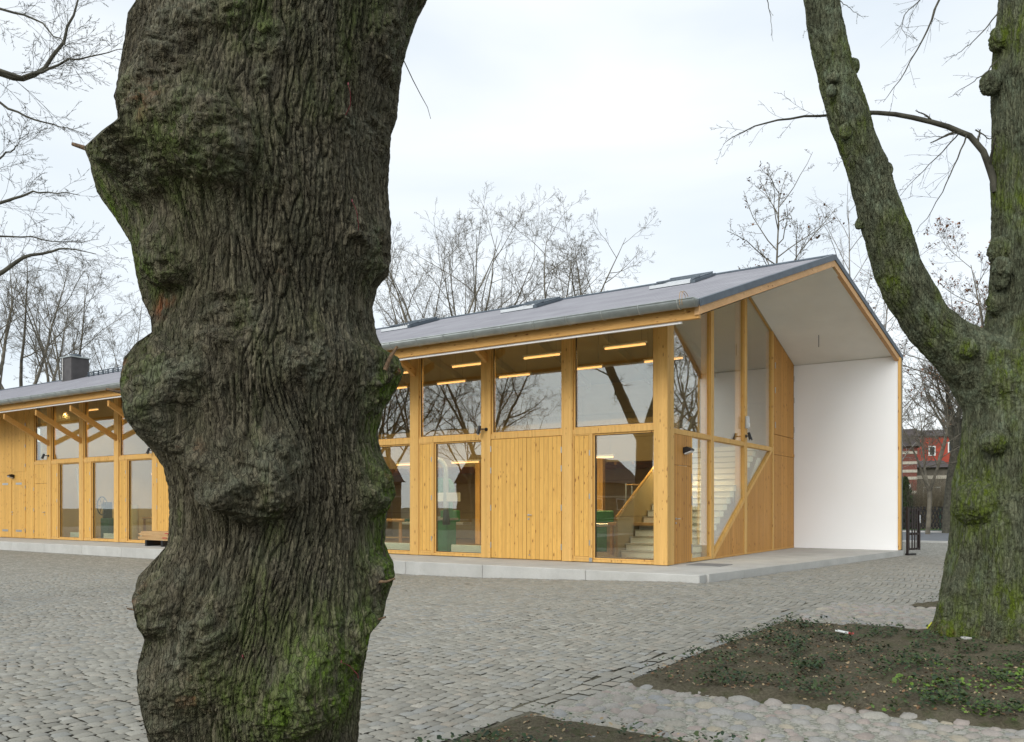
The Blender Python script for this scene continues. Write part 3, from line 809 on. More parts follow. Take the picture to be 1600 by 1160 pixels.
# the cord tied round the gutter end
m = MB()
for dx in (0, .05): m.tube([(xe-.30+dx+.01*math.sin(k), GY+(GR+.012)*math.cos(2*math.pi*k/16), GZ_+(GR+.012)*math.sin(2*math.pi*k/16)+.02) for k in range(17)], .006, 5)
m.tube([(xe-.28, GY+.02, GZ_-.09), (xe-.25, GY+.03, GZ_-.2)], .006, 5)
tag(m.build('cord_loop', M['palewood'], bld))

# slanting gable: barge boards, metal verge
def gable_strip(name, mat, top, bot, off0, off1, side):
    m = MB(); ys = (-1.9, YR) if side == 0 else (YR, YB)
    pts = []
    for y in ys:
        for dz in (top, bot):
            for o_ in (off0, off1): pts.append((xg(y)+o_, y, zo(y)+dz))
    m.add(pts, [(0, 1, 3, 2), (4, 6, 7, 5), (0, 4, 5, 1), (2, 3, 7, 6), (0, 2, 6, 4), (1, 5, 7, 3)])
    return m.build(name, mat, bld)
for sd_ in (0, 1):
    gable_strip('barge_board', M['barge'], -.075, -.27, -.10, .005, sd_)
    gable_strip('verge_trim', M['zinc_dark'], .035, -.11, -.09, .03, sd_)
# right-hand wall of the porch: white inside, timber edge, dark sheet outside
xj = xg(10.2)
m = MB(); m.box(-.12, xj-.055, 10.05, 10.2, FL, 6.02); m.build('porch_wall', M['white'], bld)
m = MB(); m.bbox(xj-.05, xj+.02, 10.03, 10.25, FL+.02, 5.98, .006); m.build('door_jamb', M['post'], bld).name = 'end_post'
m = MB(); m.box(-46, xj+.03, 10.252, 10.34, -.05, 5.95); m.build('outer_wall', M['zinc_dark'], bld)
# slot in the soffit
m = MB(); m.tube([(1.2, 8.3, zi(8.3)), (1.2, 8.3, zi(8.3)-.36)], .010, 6)
m.build('soffit_rod', M['black'], bld)

# posts and rails on the long front
def post(x0, x1, y0, y1, z1, mat=None, z0=FL+.01):
    m = MB(); m.bbox(x0, x1, y0, y1, z0, z1, .008); return m.build('post', mat or M['post'], bld)
def post_long(x, w=PW):
    # top follows the roof underside
    m = MB(); m.prism([(0.0, FL+.01), (.22, FL+.01), (.22, zi(.22)-.01), (0.0, zi(0)-.01)], 'x', x-w/2, x+w/2); return m.build('post', M['post'], bld)
for i, x in enumerate(posts): post_long(x)
# corner post: two laminated members
m = MB(); m.prism([(0.0, FL+.01), (.36, FL+.01), (.36, zi(.36)-.01), (0.0, zi(0)-.01)], 'x', -.33, -.001); m.build('post', M['post'], bld)

def frame_window(x0, x1, z0, z1, zt0=None, zt1=None, y=.05, fw=.045, pane_y=.085):
    """front window between x0..x1; top may follow the ceiling"""
    m = MB()
    m.bbox(x0, x0+fw, y, y+.08, z0, z1, .004); m.bbox(x1-fw, x1, y, y+.08, z0, z1, .004)
    m.bbox(x0+fw, x1-fw, y, y+.08, z0, z0+fw, .004); m.bbox(x0+fw, x1-fw, y, y+.08, z1-fw, z1, .004)
    w = m.build('window', M['post'], bld)
    g = MB(); g.box(x0+fw-.01, x1-fw+.01, pane_y, pane_y+.022, z0+fw-.01, z1-fw+.01); g.build('pane', M['glass'], w)
    g = MB(); gk = .012
    a, b, c_, d = x0+fw, x1-fw, z0+fw, z1-fw
    g.add([(p[0], yy, p[1]) for yy in (pane_y-.012, pane_y-.001) for p in ((a, c_), (b, c_), (b, d), (a, d), (a+gk*2, c_+gk), (b-gk, c_+gk), (b-gk, d-gk), (a+gk*2, d-gk))],
          [(0, 1, 5, 4), (1, 2, 6, 5), (2, 3, 7, 6), (3, 0, 4, 7), (4, 5, 13, 12), (5, 6, 14, 13), (6, 7, 15, 14), (7, 4, 12, 15)])
    g.build('gasket', M['black'], w)
    return w
def hinges(x, zs, y=-.004, h=.13):
    r = Multi()
    for z in zs: q = MB(); q.bbox(x-.014, x+.014, y-.018, y, z-h/2, z+h/2, .003); r.append(q)
    return r
def handle(m, x, z, y, s=1):
    m.tube([(x, y, z), (x, y-.055, z)], .011, 8); m.tube([(x, y-.05, z), (x+.12*s, y-.05, z)], .010, 8)
    m.tube([(x, y-.001, z), (x, y-.012, z)], .026, 12); m.tube([(x, y-.001, z-.1), (x, y-.012, z-.1)], .024, 12)
def plank_panel(name, x0, x1, z0, z1, y0=.03, y1=.07, mat='planks', parent=None):
    m = MB(); m.bbox(x0, x1, y0, y1, z0, z1, .004); return m.build(name, M[mat], parent or bld)

edges = [-.33] + [None]
ZT = zi(.05) - .02
def bay(xr, xl, kind):
    """one bay between posts: xr right edge, xl left edge"""
    frame_window(xl, xr, RAIL1+.002, ZT)
    # mid rail and sill
    m = MB(); m.bbox(xl-.0, xr, .012, .13, RAIL0, RAIL1, .006); m.build('rail', M['post'], bld)
    if kind != 'double': 
        m = MB(); m.bbox(xl, xr, .015, .14, FL+.012, FL+.075, .006); m.build('sill', M['post'], bld)
    if kind == 'flap':
        p = plank_panel('vent_flap', xl+.035, xl+.44, FL+.14, RAIL0-.035, .028, .07)
        m = hinges(xl+.455, (.62, 1.72, 2.75), .02); m.build('hinge', M['steel'], p)
        m = MB(); m.bbox(xl+.0, xl+.03, .02, .12, FL+.075, RAIL0, .004); m.bbox(xl+.445, xl+.53, .012, .14, FL+.075, RAIL0, .004); m.bbox(xl+.031, xl+.444, .02, .12, FL+.076, FL+.135, .004)
        m.bbox(xl+.031, xl+.444, .02, .12, RAIL0-.03, RAIL0-.001, .004)
        m.build('frame', M['post'], bld)
        frame_window(xl+.532, xr, FL+.077, RAIL0-.002, y=.06, pane_y=.1, fw=.035)
    elif kind == 'double':
        xm = (xl+xr)/2 + .03
        for (a, b, hx, s) in ((xl+.02, xm-.003, xl+.012, 0), (xm+.003, xr-.02, xr-.012, 1)):
            d = plank_panel('door', a, b, FL+.02, RAIL0-.012, .005, .06)
            m = hinges(hx, (.50, 1.45, 2.4, 2.95) if s == 0 else (.50, 1.45, 2.4, 2.85), .004, .15); m.build('hinge', M['steel'], d)
            if s == 1:
                m = MB(); handle(m, a+.07, 1.27, .005); m.build('handle', M['steel'], d)
                m = MB(); m.tube([(a+.1, .004, .28), (a+.1, -.02, .28)], .015, 8); m.build('door_stop', M['steel'], d)
xr = -.33
for i, x in enumerate(posts):
    xl = x + PW/2
    kind = 'double' if i in (1, 7) else 'flap'
    bay(xr, xl, kind)
    xr = x - PW/2
# small part of the first front bay: door edge fitting at the foot
m = MB(); m.bbox(-1.98, -1.90, -.03, .01, .17, .27, .006); m.build('floor_bolt', M['steel'], bld)
# left end: solid timber wall with flaps, doors and a narrow door under glass
xa = posts[-1] - PW/2          # -26.94
m = MB(); m.bbox(-28.0, xa, .012, .13, RAIL0, RAIL1, .006); m.build('rail', M['post'], bld)
frame_window(-28.0, xa, RAIL1+.002, ZT)
d = plank_panel('door', -27.96, xa-.01, FL+.02, 2.42, .01, .06); m = MB(); handle(m, -27.12, 1.25, .01, -1); m.build('handle', M['steel'], d)
m = hinges(-27.99, (.45, 1.35, 2.2), .006); m.build('hinge', M['steel'], d)
plank_panel('wall_panel', -27.96, xa-.01, 2.43, RAIL0-.004, .01, .06)
m = MB(); m.prism([(.02, FL+.01), (.12, FL+.01), (.12, ZT+.03), (.02, ZT)], 'x', XL, -28.02); m.build('timber_wall', M['planks'], bld)
for (a, b) in ((-31.0, -29.85), (-29.83, -28.68)):
    p = plank_panel('shutter', a, b, 2.95, 5.2, .002, .018); m = hinges(a if a < -30 else b, (3.2, 4.0, 4.9), 0); m.build('hinge', M['steel'], p)
    p = plank_panel('door', a+.02, b-.02, FL+.03, 2.62, .002, .018)
    m = hinges(a if a < -30 else b, (.5, 1.4, 2.3), 0); m.build('hinge', M['steel'], p)
    m = Multi(MB().bbox(a+.35, b-.30, -.006, .0, zz, zz+.085, .002) for zz in (.42, 2.40))
    m.build('air_grille', M['steel'], p)
m = MB(); handle(m, -29.78, 1.25, .0); m.build('handle', M['steel'], bld)

# braces under the eaves
def brace(x, zlow, yend):
    y0, y1 = -.001, yend; z0 = zlow; z1 = zlow + .56*abs(yend)
    m = MB(); m.prism([(y0, z0-.10), (y0, z0+.10), (y1, z1+.10), (y1, z1-.10)], 'x', x-.055, x+.055); return m.build('brace', M['beam'], bld)
for i, x in enumerate(posts):
    if i >= 6: brace(x, 4.02, -1.7)
    elif i >= 1: brace(x, 5.27-.075*(posts[1]-x)/1.2, -.62)

# ---- side front under the porch (plane x = 0, pieces go inwards)
def xprism(name, poly, mat, x0=-.12, x1=0.0, parent=None):
    m = MB(); m.prism(poly, 'x', x0, x1); return m.build(name, mat, parent or bld)
for (a, b) in ((2.67, 2.87), (5.19, 5.42)):
    xprism('post', [(a, FL+.01), (b, FL+.01), (b, min(zi(b), 7.55)-.01), (a, zi(a)-.01)] , M['post'], -.26, 0.002)
xprism('post', [(7.74, FL+.01), (7.86, FL+.01), (7.86, zi(7.86)-.01), (7.74, zi(7.74)-.01)], M['post'], -.2, .002)
zr0, zr1 = 3.14, 3.25
for (a, b) in ((.362, 2.668), (2.872, 5.188), (5.422, 7.738)):
    m = MB(); m.bbox(-.12, -.002, a, b, zr0, zr1, .005); m.build('rail', M['post'], bld)
def side_window(poly, thick=.014):
    """glass prism with a wooden frame along its outline"""
    cx = sum(p[0] for p in poly)/len(poly); cy = sum(p[1] for p in poly)/len(poly)
    m = MB(); n = len(poly)
    c0 = Vector((cx, cy))
    inner = []
    for i in range(n):
        a, b, c_ = Vector(poly[i-1]), Vector(poly[i]), Vector(poly[(i+1) % n])
        e1 = (b-a).normalized(); e2 = (c_-b).normalized()
        n1 = Vector((-e1.y, e1.x)); n2 = Vector((-e2.y, e2.x))
        if n1.dot(c0-b) < 0: n1 = -n1
        if n2.dot(c0-b) < 0: n2 = -n2
        k = (n1+n2); inner.append(b + k*(thick/ max(.3, 1+n1.dot(n2))))
    for i in range(n):
        j = (i+1) % n
        m.prism([poly[i], poly[j], tuple(inner[j]), tuple(inner[i])], 'x', -.10, -.03)
    w = m.build('window', M['post'], bld)
    g = MB(); g.prism([tuple(p) for p in inner], 'x', -.075, -.053); g.build('pane', M['glass'], w)
    return w
def top(a): return zi(a) - .012
side_window([(.362, zr1+.002), (2.668, zr1+.002), (2.668, top(2.668)), (.362, top(.362))])
side_window([(2.872, zr1+.002), (5.188, zr1+.002), (5.188, min(top(5.188), top(4.95))), (4.95, top(4.95)), (2.872, top(2.872))])
side_window([(5.422, zr1+.002), (7.738, zr1+.002), (7.738, top(7.738)), (5.422, top(5.422))])
# lower part: door, overpanel, glass, diagonal
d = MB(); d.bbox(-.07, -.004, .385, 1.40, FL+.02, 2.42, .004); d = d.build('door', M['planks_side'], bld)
def handle_x(m, y, z, s=1):
    m.tube([(-.004, y, z), (.055, y, z)], .011, 8); m.tube([(.05, y, z), (.05, y+.13*s, z)], .010, 8)
    m.tube([(-.003, y, z), (.01, y, z)], .026, 12); m.tube([(-.003, y, z-.1), (.01, y, z-.1)], .024, 12)
m = MB(); handle_x(m, .47, 1.20); m.build('handle', M['steel'], d)
m = Multi(MB().bbox(-.003, .016, 1.392, 1.425, z-.11, z+.11, .003) for z in (.48, 1.62, 2.15))
m.build('hinge', M['steel'], d)
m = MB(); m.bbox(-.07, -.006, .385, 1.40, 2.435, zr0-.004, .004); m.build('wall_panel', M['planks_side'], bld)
m = MB(); m.bbox(-.12, -.001, 1.404, 1.45, FL+.02, zr0-.001, .004); m.bbox(-.12, -.003, .362, .384, FL+.02, zr0-.001, .004); m.build('frame', M['post'], bld)
m = MB(); m.bbox(-.13, -.002, 1.451, 2.668, FL+.01, FL+.07, .004); m.build('sill', M['post'], bld)
side_window([(1.452, FL+.072), (2.668, FL+.072), (2.668, zr0-.002), (1.452, zr0-.002)])
dz = lambda y: .20 + (y-2.90)*.6163
side_window([(2.872, dz(2.872)+.10), (5.188, dz(5.188)+.10), (5.188, zr0-.002), (2.872, zr0-.002)])
side_window([(5.422, dz(5.422)+.10), (7.55, zr0-.002), (5.422, zr0-.002)])
for (a, b) in ((2.872, 5.188), (5.422, 7.738)):
    b2_ = min(b, 7.50)
    poly = [(a, dz(a)-.02), (b2_, dz(b2_)-.02), (b2_, dz(b2_)+.098), (a, dz(a)+.098)]
    if b > 7: poly = [(a, dz(a)-.02), (7.738, dz(7.738)-.045), (7.738, zr0-.001), (7.57, zr0-.001), (a, dz(a)+.098)]
    xprism('stringer_frame', poly, M['post'], -.12, -.001)
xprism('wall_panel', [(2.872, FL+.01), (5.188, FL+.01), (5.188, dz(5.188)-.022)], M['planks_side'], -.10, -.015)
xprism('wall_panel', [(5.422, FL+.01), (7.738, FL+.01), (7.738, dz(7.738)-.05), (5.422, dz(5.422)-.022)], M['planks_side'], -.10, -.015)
m = MB(); m.bbox(-.13, -.002, 2.872, 5.188, FL-.0, FL+.05, .004); m.bbox(-.13, -.002, 5.422, 10.04, FL, FL+.05, .004); m.build('sill', M['beam'], bld)
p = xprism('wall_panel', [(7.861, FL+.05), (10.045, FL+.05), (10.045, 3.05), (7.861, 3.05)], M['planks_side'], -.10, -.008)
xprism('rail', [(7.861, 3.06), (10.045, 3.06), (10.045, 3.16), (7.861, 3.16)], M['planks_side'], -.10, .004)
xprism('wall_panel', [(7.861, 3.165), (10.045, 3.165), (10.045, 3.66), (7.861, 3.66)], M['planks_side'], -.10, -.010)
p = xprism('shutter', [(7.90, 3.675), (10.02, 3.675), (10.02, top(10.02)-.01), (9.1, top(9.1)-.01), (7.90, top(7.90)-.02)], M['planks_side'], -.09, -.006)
m = Multi([MB().bbox(-.004, .014, 7.98, 8.02, z-.09, z+.09, .003) for z in (3.95, 5.0, 5.75)] + [MB().bbox(-.004, .014, 10.0, 10.035, z-.09, z+.09, .003) for z in (3.95, 4.9, 5.6)])
m.build('hinge', M['steel'], p)

# ---- interior shell
m = MB(); m.box(XL+.2, -.13, .15, 10.04, FL-.1, FL+.006); m.build('floor', M['floor'], bld)
m = MB(); m.box(XL+.2, -.13, 9.9, 10.045, FL+.01, 6.0); m.build('rear_wall', M['plywood'], bld)
m = MB(); m.box(XL, XL+.15, 0.2, 10.0, FL, 5.5); m.build('end_wall', M['plywood'], bld)
for xc in (-17.3, -27.9): 
    m = MB(); m.prism([(.25, FL+.01), (9.88, FL+.01), (9.88, zi(9.88)-.02), (YR, zi(YR)-.02), (.25, zi(.25)-.02)], 'x', xc-.08, xc+.08); m.build('partition', M['plywood'] if xc > -20 else M['ceiling'], bld)
# gallery with solid parapet, and the joists under it
m = MB(); m.box(-17.2, -2.4, 6.4, 9.89, 3.02, 3.30); m.box(-17.2, -2.4, 6.36, 6.42, 2.9, 4.25)
m.build('gallery', M['plywood'], bld)
m = MB()
for x in np.arange(-17, -3.5, .62): MB().box(x-.04, x+.04, 6.45, 9.88, 2.82, 3.015).build('gallery_joist', M['beam'], bld)
for x in posts[:7]:
    m = MB(); m.box(x-.1, x+.1, 6.18, 6.35, FL+.01, 5.0 if x < -20 else 3.0); m.build('inner_post', M['post'], bld)
# tie beams and rafters inside
for x in posts[:7]:
    m = MB(); m.prism([(.23, zi(.23)-.02), (YR, zi(YR)-.02), (9.88, zi(9.88)-.02), (9.88, zi(9.88)-.26), (YR, zi(YR)-.30), (.23, zi(.23)-.26)], 'x', x-.06, x+.06); m.build('rafter', M['ceiling'], bld)
# staircase along the glazed gable
m = MB(); n = 18; rise = (3.3-FL)/n
for k in range(n):
    y0 = 2.3 + k*.27; m.box(-2.30, -.24, y0, y0+.30, FL+.006+k*rise, FL+(k+1)*rise-.03)
stc = m.build('staircase', M['white'], bld)
for k in range(n):
    y0 = 2.3 + k*.27; MB().bbox(-2.31, -.23, y0-.035, y0+.27, FL+(k+1)*rise-.03, FL+(k+1)*rise, .004).build('tread', M['concrete'], stc)  # treads coloured greyer than the risers to draw the shadow gaps
m = MB(); m.prism([(2.15, FL+.01), (2.15, 1.15), (2.3+n*.27, 4.2), (2.3+n*.27, 3.0), (3.4, FL+.01)], 'x', -2.38, -2.33); m.build('balustrade', M['plywood'], stc)
m = MB(); m.tube([(-2.355, 2.1, 1.2), (-2.355, 2.3+n*.27, 4.24)], .025, 8); m.build('handrail', M['post'], stc)
m = MB(); m.prism([(4.2, FL+.01), (7.1, FL+.01), (7.1, 2.9), (6.9, 2.9)], 'x', -.20, -.16); m.build('stair_cheek', M['white'], stc)
# radiators behind the glass
def radiator(x0, x1):
    m = MB(); m.bbox(x0, x1, .30, .34, FL+.08, FL+.30, .006)
    k = x0 + .03
    while k < x1 - .03: m.box(k, k+.018, .288, .299, FL+.10, FL+.285); k += .045
    m.box(x0+.2, x0+.22, .31, .33, FL+.007, FL+.08); m.box(x1-.22, x1-.2, .31, .33, FL+.007, FL+.08)
    return m.build('radiator', M['radiator'], bld)
for i, x in enumerate(posts):
    if i in (1, 7): continue
    if i == 0: continue
    xl = x + PW/2
    radiator(xl+.9, xl+2.05)

# concrete slab with joints
m = MB(); sx0 = xg(-2.08)+.09
segs = [xe+.07, -.93, -3.6, -5.9, -8.3, -10.8, -13.2, -15.7, -18.1, -20.5, -23, -25.4, -27.8, -30.3, -38, -46]
for a, b in zip(segs[:-1], segs[1:]):
    m.bbox(b+.004, a-.004, -2.08, -1.72, -.35, FL, .012)
def xs_(y): return xe + .07 + (y+2.08)*.1335
ysg = [-1.716, -.2, 1.55, 3.5, 5.7, 8.0, 10.20]
for a, b in zip(ysg[:-1], ysg[1:]):
    m.prism([(xs_(a)-.35, a+.004), (xs_(a), a+.004), (xs_(b), b-.004), (xs_(b)-.35, b-.004)], 'z', -.3, FL)
m.add([(XL, -1.718, FL-.004), (xs_(-1.7)-.352, -1.718, FL-.004), (xs_(10.2)-.352, 10.2, FL-.004), (XL, 10.2, FL-.004)], [(0, 1, 2, 3)])
slab = m.build('concrete_terrace', M['concrete']); slab.location = O; slab.rotation_euler = (0, 0, RZ); tag(slab, kind='structure')
m = MB(); m.box(.25, 1.05, .45, 1.25, FL-.003, FL+.006)
mat_ = m.build('door_mat', plain('dark_mat', (.20, .20, .195), .95)); mat_.location = O; mat_.rotation_euler = (0, 0, RZ)
tag(mat_, 'grey square foot grating set in the concrete before the side door', 'doormat')

# ================================================================== things inside and on the hall
def local(o):
    o.location = O + o.location.x*EX + o.location.y*EY + Vector((0, 0, o.location.z)); o.rotation_euler.z += RZ; return o
def thing(name, x, y, z, label, cat, group=None, rz=0.0):
    return local(empty(name, (x, y, z), rz, label, cat, group))
def copy_tree(o, parent=None):
    c = o.copy(); C.objects.link(c); c.parent = parent
    for ch in list(o.children): copy_tree(ch, c)
    return c
ORD = ['first', 'second', 'third', 'fourth', 'fifth', 'sixth', 'seventh', 'eighth', 'ninth', 'tenth', 'eleventh', 'twelfth']
# fluorescent lights: housing + tube
def ceiling_light(x, y, z, label, group):
    t = thing('ceiling_light', x, y, z, label, 'ceiling light', group)
    m = MB(); m.bbox(-.58, .58, -.05, .05, .035, .07, .006); h = m.build('housing', M['radiator'], t)
    m = MB(); m.tube([(-.55, 0, 0), (.55, 0, 0)], .024, 8); m.build('tube', M['tube'], t)
    ld = bpy.data.lights.new('tube_light', 'AREA'); ld.shape = 'RECTANGLE'; ld.size = 1.05; ld.size_y = .04; ld.energy = 26 if z > 4 else 20; ld.color = (1.0, .70, .36)
    lo = bpy.data.objects.new('tube_light', ld); C.objects.link(lo); lo.parent = t; lo.location = (0, 0, -.028)
    for sx_ in (-.45, .45):
        m = MB(); m.tube([(sx_, 0, .07), (sx_, 0, min(1.9, zi(y)-z-.01))], .004, 4); m.build('suspension', M['black'], t)
    return t
for k in range(12):
    x = -1.65 - 2.42*k
    if k == 7: continue
    for (y, z, nm) in ((1.2, 5.42, 'front'), (3.5, 5.42, 'second')):
        ceiling_light(x, y, z, 'lit warm tube high inside the hall, %s row, %s upper bay from the corner' % (nm, ORD[k]), 'warm strip lights under the roof')
for k in range(11):
    ceiling_light(-1.7 - 2.42*k, 4.3, 2.92, 'lit warm tube low under the gallery, %s bay from the corner' % ORD[k], 'warm strip lights over the workshop floor')
# outside lights
def spot_lamp(x, z, label, side=False):
    t = thing('spot_lamp', x if not side else 0.0, 0.0 if not side else x, z, label, 'spot lamp', 'small black spot lamps on the facade', 0 if not side else R(90))
    m = MB(); m.tube([(0, .0, 0), (0, -.02, 0)], .045, 12); m.build('wall_plate', M['black'], t)
    m = MB(); m.tube([(0, -.02, 0), (0, -.10, .0), (-.10, -.14, -.0)], .016, 8); m.build('arm', M['black'], t)
    m = MB(); m.tube([(-.12, -.12, .08), (-.14, -.18, -.10), (-.145, -.185, -.12)], [.04, .05, .054], 12); m.build('lamp_head', M['black'], t)
    m = MB(); m.tube([(-.1445, -.184, -.121), (-.145, -.186, -.124)], .045, 12); m.build('lens', M['lampglass'], t)
    return t
spot_lamp(-4.99, 3.46, 'black spot lamp on the post left of the double larch door')
spot_lamp(-19.53, 3.47, 'black spot lamp on the post partly beside the big trunk, left wing')
spot_lamp(-26.80, 3.53, 'black spot lamp on the leftmost post, next to the narrow door')
spot_lamp(5.30, 3.42, 'black spot lamp on the mullion of the side front, under the white box', True)
def wedge_lamp(x, y, z, label, rz, yoff):
    t = thing('wall_lamp', x, y, z, label, 'wall lamp', None, rz)
    m = MB(); m.prism([(yoff, -.07), (yoff, .07), (yoff-.10, .09), (yoff-.20, .03), (yoff-.20, -.0)], 'x', -.10, .10); m.build('lamp_housing', M['black'], t)
    m = MB(); m.prism([(yoff-.03, -.066), (yoff-.195, -.008), (yoff-.195, -.03), (yoff-.03, -.09)], 'x', -.085, .085); m.build('lens', M['lampglass'], t)
    return t
wedge_lamp(0.0, .99, 2.78, 'black wedge lamp on the panel above the side door', R(90), .006)
wedge_lamp(-29.72, .0, 2.76, 'black wedge lamp on the timber wall above the left double doors', 0, .0)
t = thing('junction_box', .0, 5.30, 3.80, 'white upright box on the mullion of the side front', 'sensor box', None, R(90))
m = MB(); m.bbox(-.07, .07, -.09, .0, -.17, .17, .02); m.build('box_body', M['lampglass'], t)
m = MB(); m.bbox(-.05, .05, -.10, -.091, -.13, -.02, .004); m.build('grille', M['radiator'], t)

# green machines
def machine(x, y, label, kind, rz=0):
    t = thing('workshop_machine', x, y, FL+.007, label, 'machine', 'green machines on the workshop floor', rz)
    if kind == 0:      # planer: body, long table, fence, hood
        m = MB(); m.bbox(-.55, .55, -.3, .3, 0, .72, .02); m.build('machine_body', M['green'], t)
        m = MB(); m.bbox(-1.1, 1.1, -.32, .32, .74, .82, .01); m.build('table', M['steel'], t)
        m = MB(); m.bbox(-.7, .7, .20, .24, .83, 1.0, .006); m.build('fence', M['steel'], t)
        m = MB(); m.bbox(.25, .75, -.25, .2, .84, 1.2, .03); m.build('hood', M['green'], t)
        m = MB(); m.tube([(.1, -.34, .5), (.1, -.40, .5)], .09, 14); m.build('hand_wheel', M['redp'], t)
    else:              # band saw: column, two wheel covers, table
        m = MB(); m.bbox(-.28, .28, -.22, .22, 0, .9, .02); m.build('machine_body', M['green'], t)
        m = MB(); m.bbox(.12, .26, -.1, .1, .9, 1.7, .02); m.build('column', M['green'], t)
        m = MB(); m.tube([(-.02, -.12, 1.85), (-.02, .12, 1.85)], .32, 20); m.build('wheel_cover', M['green'], t)
        m = MB(); m.bbox(-.45, .3, -.3, .3, .92, .98, .006); m.build('table', M['steel'], t)
    return t
machine(-5.55, 3.0, 'green planing machine behind the glass left of the double door', 0)
machine(-7.9, 1.9, 'green band saw with round wheel cover, behind the glass right of the big trunk', 1)
machine(-4.4, 4.3, 'green machine standing deepest, half hidden by the double door', 0, .5)
machine(-9.5, 3.5, 'green planing machine farther left, behind the big trunk', 0, .2)
# suction duct with bend
t = thing('extraction_duct', -8.3, 1.6, 0, 'pale curved extraction pipe behind glass right of the big trunk', 'duct')
m = MB(); pts = [(0, 0, 1.9)] + [(0, 0, 2.5)] + [(.35-.35*math.cos(a), 0, 2.5+.35*math.sin(a)) for a in np.linspace(0, math.pi, 9)] + [(.7, 0, 1.4)]
m.tube(pts, .075, 12); m.build('pipe', M['zinc'], t)
m = MB(); m.tube([(.7, 0, 1.4), (.72, 0, .95)], [.075, .12], 12); m.build('suction_hose', M['black'], t)
m = MB(); m.bbox(.2, 1.2, -.05, .05, 1.62, 1.88, .01); m.build('cover_panel', M['radiator'], t)
# tall shelf with tools seen through the corner bay, plywood and timber leaning
def shelf(x, y, label):
    t = thing('storage_shelf', x, y, FL+.007, label, 'shelf')
    for (a, b) in ((-.6, -.2), (-.6, .2), (.6, -.2), (.6, .2)):
        m = MB(); m.box(a-.02, a+.02, b-.02, b+.02, 0, 2.0); m.build('upright', M['steel'], t)
    for z in (.35, .9, 1.45, 1.95):
        m = MB(); m.box(-.6, .6, -.22, .22, z, z+.03); m.build('shelf_board', M['palewood'], t)
    return t
shelf(-2.9, 5.2, 'steel shelf with boards and boxes seen through the corner bay')
shelf(-1.9, 8.2, 'steel shelf at the rear wall beyond the stair')
rs = random.Random(4)
cols = ['teal', 'black', 'radiator', 'redp', 'osb', 'lampglass']
names = ['shallow tray', 'squat box', 'tall box', 'flat case', 'small crate', 'lidded tub']
for k in range(6):
    zb = FL + .007 + (.38, .93, 1.48)[k % 3] + .001
    x = -3.35 + .42*(k // 2) + .12*(k % 2)
    t = thing('tool_box', x, 5.2, zb, '%s, %s, %s shelf board of the steel shelf behind the corner bay' % (['teal', 'black', 'white', 'red', 'tan', 'grey'][k], names[k], ['lowest', 'second', 'third'][k % 3]), 'box')
    w, h = rs.uniform(.12, .2), rs.uniform(.12, .34)
    m = MB(); m.bbox(-w/1.4, w/1.4, -.15, .15, 0, h, .01); m.build('box_body', M[cols[k]], t)
    m = MB(); m.bbox(-w/1.35, w/1.35, -.155, .155, h+.001, h+.03, .008); m.build('lid', M[cols[(k+1) % 6]], t)
def workbench(x, y, label, rz=0):
    t = thing('workbench', x, y, FL+.007, label, 'workbench', None, rz)
    m = MB(); m.bbox(-.9, .9, -.35, .35, .80, .88, .01); m.build('bench_top', M['palewood'], t)
    for (a, b) in ((-.8, -.28), (-.8, .28), (.8, -.28), (.8, .28)):
        m = MB(); m.bbox(a-.04, a+.04, b-.04, b+.04, 0, .799, .005); m.build('leg', M['palewood'], t)
    m = MB(); m.bbox(-.75, .75, -.25, .25, .22, .26, .004); m.build('lower_shelf', M['osb'], t)
    m = MB(); m.bbox(.92, 1.02, -.2, .2, .72, .9, .01); m.tube([(1.02, 0, .8), (1.15, 0, .8)], .02, 8); m.build('vice', M['green2'], t)
    return t
workbench(-2.2, 3.4, 'pale wooden workbench behind the corner bay, left of the stair')
workbench(-12.5, 4.5, 'pale wooden workbench deeper inside, behind the big trunk')
workbench(-24.0, 3.2, 'pale wooden workbench behind the left wing glass')
# OSB boards standing behind the left bays, planks leaning in the leftmost
for i, (x, w, lb) in enumerate(((-22.75, 1.35, 'tan board wall section behind the middle glass of the left wing'), (-20.35, 1.5, 'tan board wall section behind the glass nearest the big trunk'))):
    t = thing('osb_screen', x, .95, FL+.007, lb, 'board screen', 'low tan board screens')
    m = MB(); m.bbox(-w/2, w/2, 0, .03, .04, 1.38, .003); m.build('board', M['osb'], t)
    for sx_ in (-w/2+.05, w/2-.05):
        m = MB(); m.bbox(sx_-.03, sx_+.03, .031, .30, 0, .06, .003); m.build('foot', M['palewood'], t)
for k in range(5):
    t = thing('timber_plank', -25.75 + .15*k, .8, FL+.01, 'long pale plank leaning behind the leftmost glass, %s from the left' % ('first', 'second', 'third', 'fourth', 'fifth')[k], 'plank', 'planks leaning in the left wing')
    m = MB(); m.box(-.05, .05, 0, .03, 0, 2.9, rot=(-.16 + .02*k, 'Y'), c=(0, 0, 0)); m.build('board', M['palewood'] if k % 2 else M['radiator'], t)
t = thing('hand_wheel_press', -25.0, 1.5, FL+.007, 'dark press with a spoked wheel behind the leftmost glass', 'press')
m = MB(); m.bbox(-.3, .3, -.2, .2, 0, .85, .02); m.build('machine_body', M['green2'], t)
m = MB(); m.tube([(.36*math.cos(a), -.3, 1.35+.36*math.sin(a)) for a in np.linspace(0, 2*math.pi, 25)], .025, 6)
for k in range(3): m.tube([(.35*math.cos(k*2.09), -.3, 1.35+.35*math.sin(k*2.09)), (-.35*math.cos(k*2.09+1.05-1.05), -.3, 1.35-.35*math.sin(k*2.09))], .015, 6)
m.build('wheel', M['black'], t)
m = MB(); m.bbox(-.06, .06, -.25, .1, .85, 1.5, .01); m.build('column', M['black'], t)
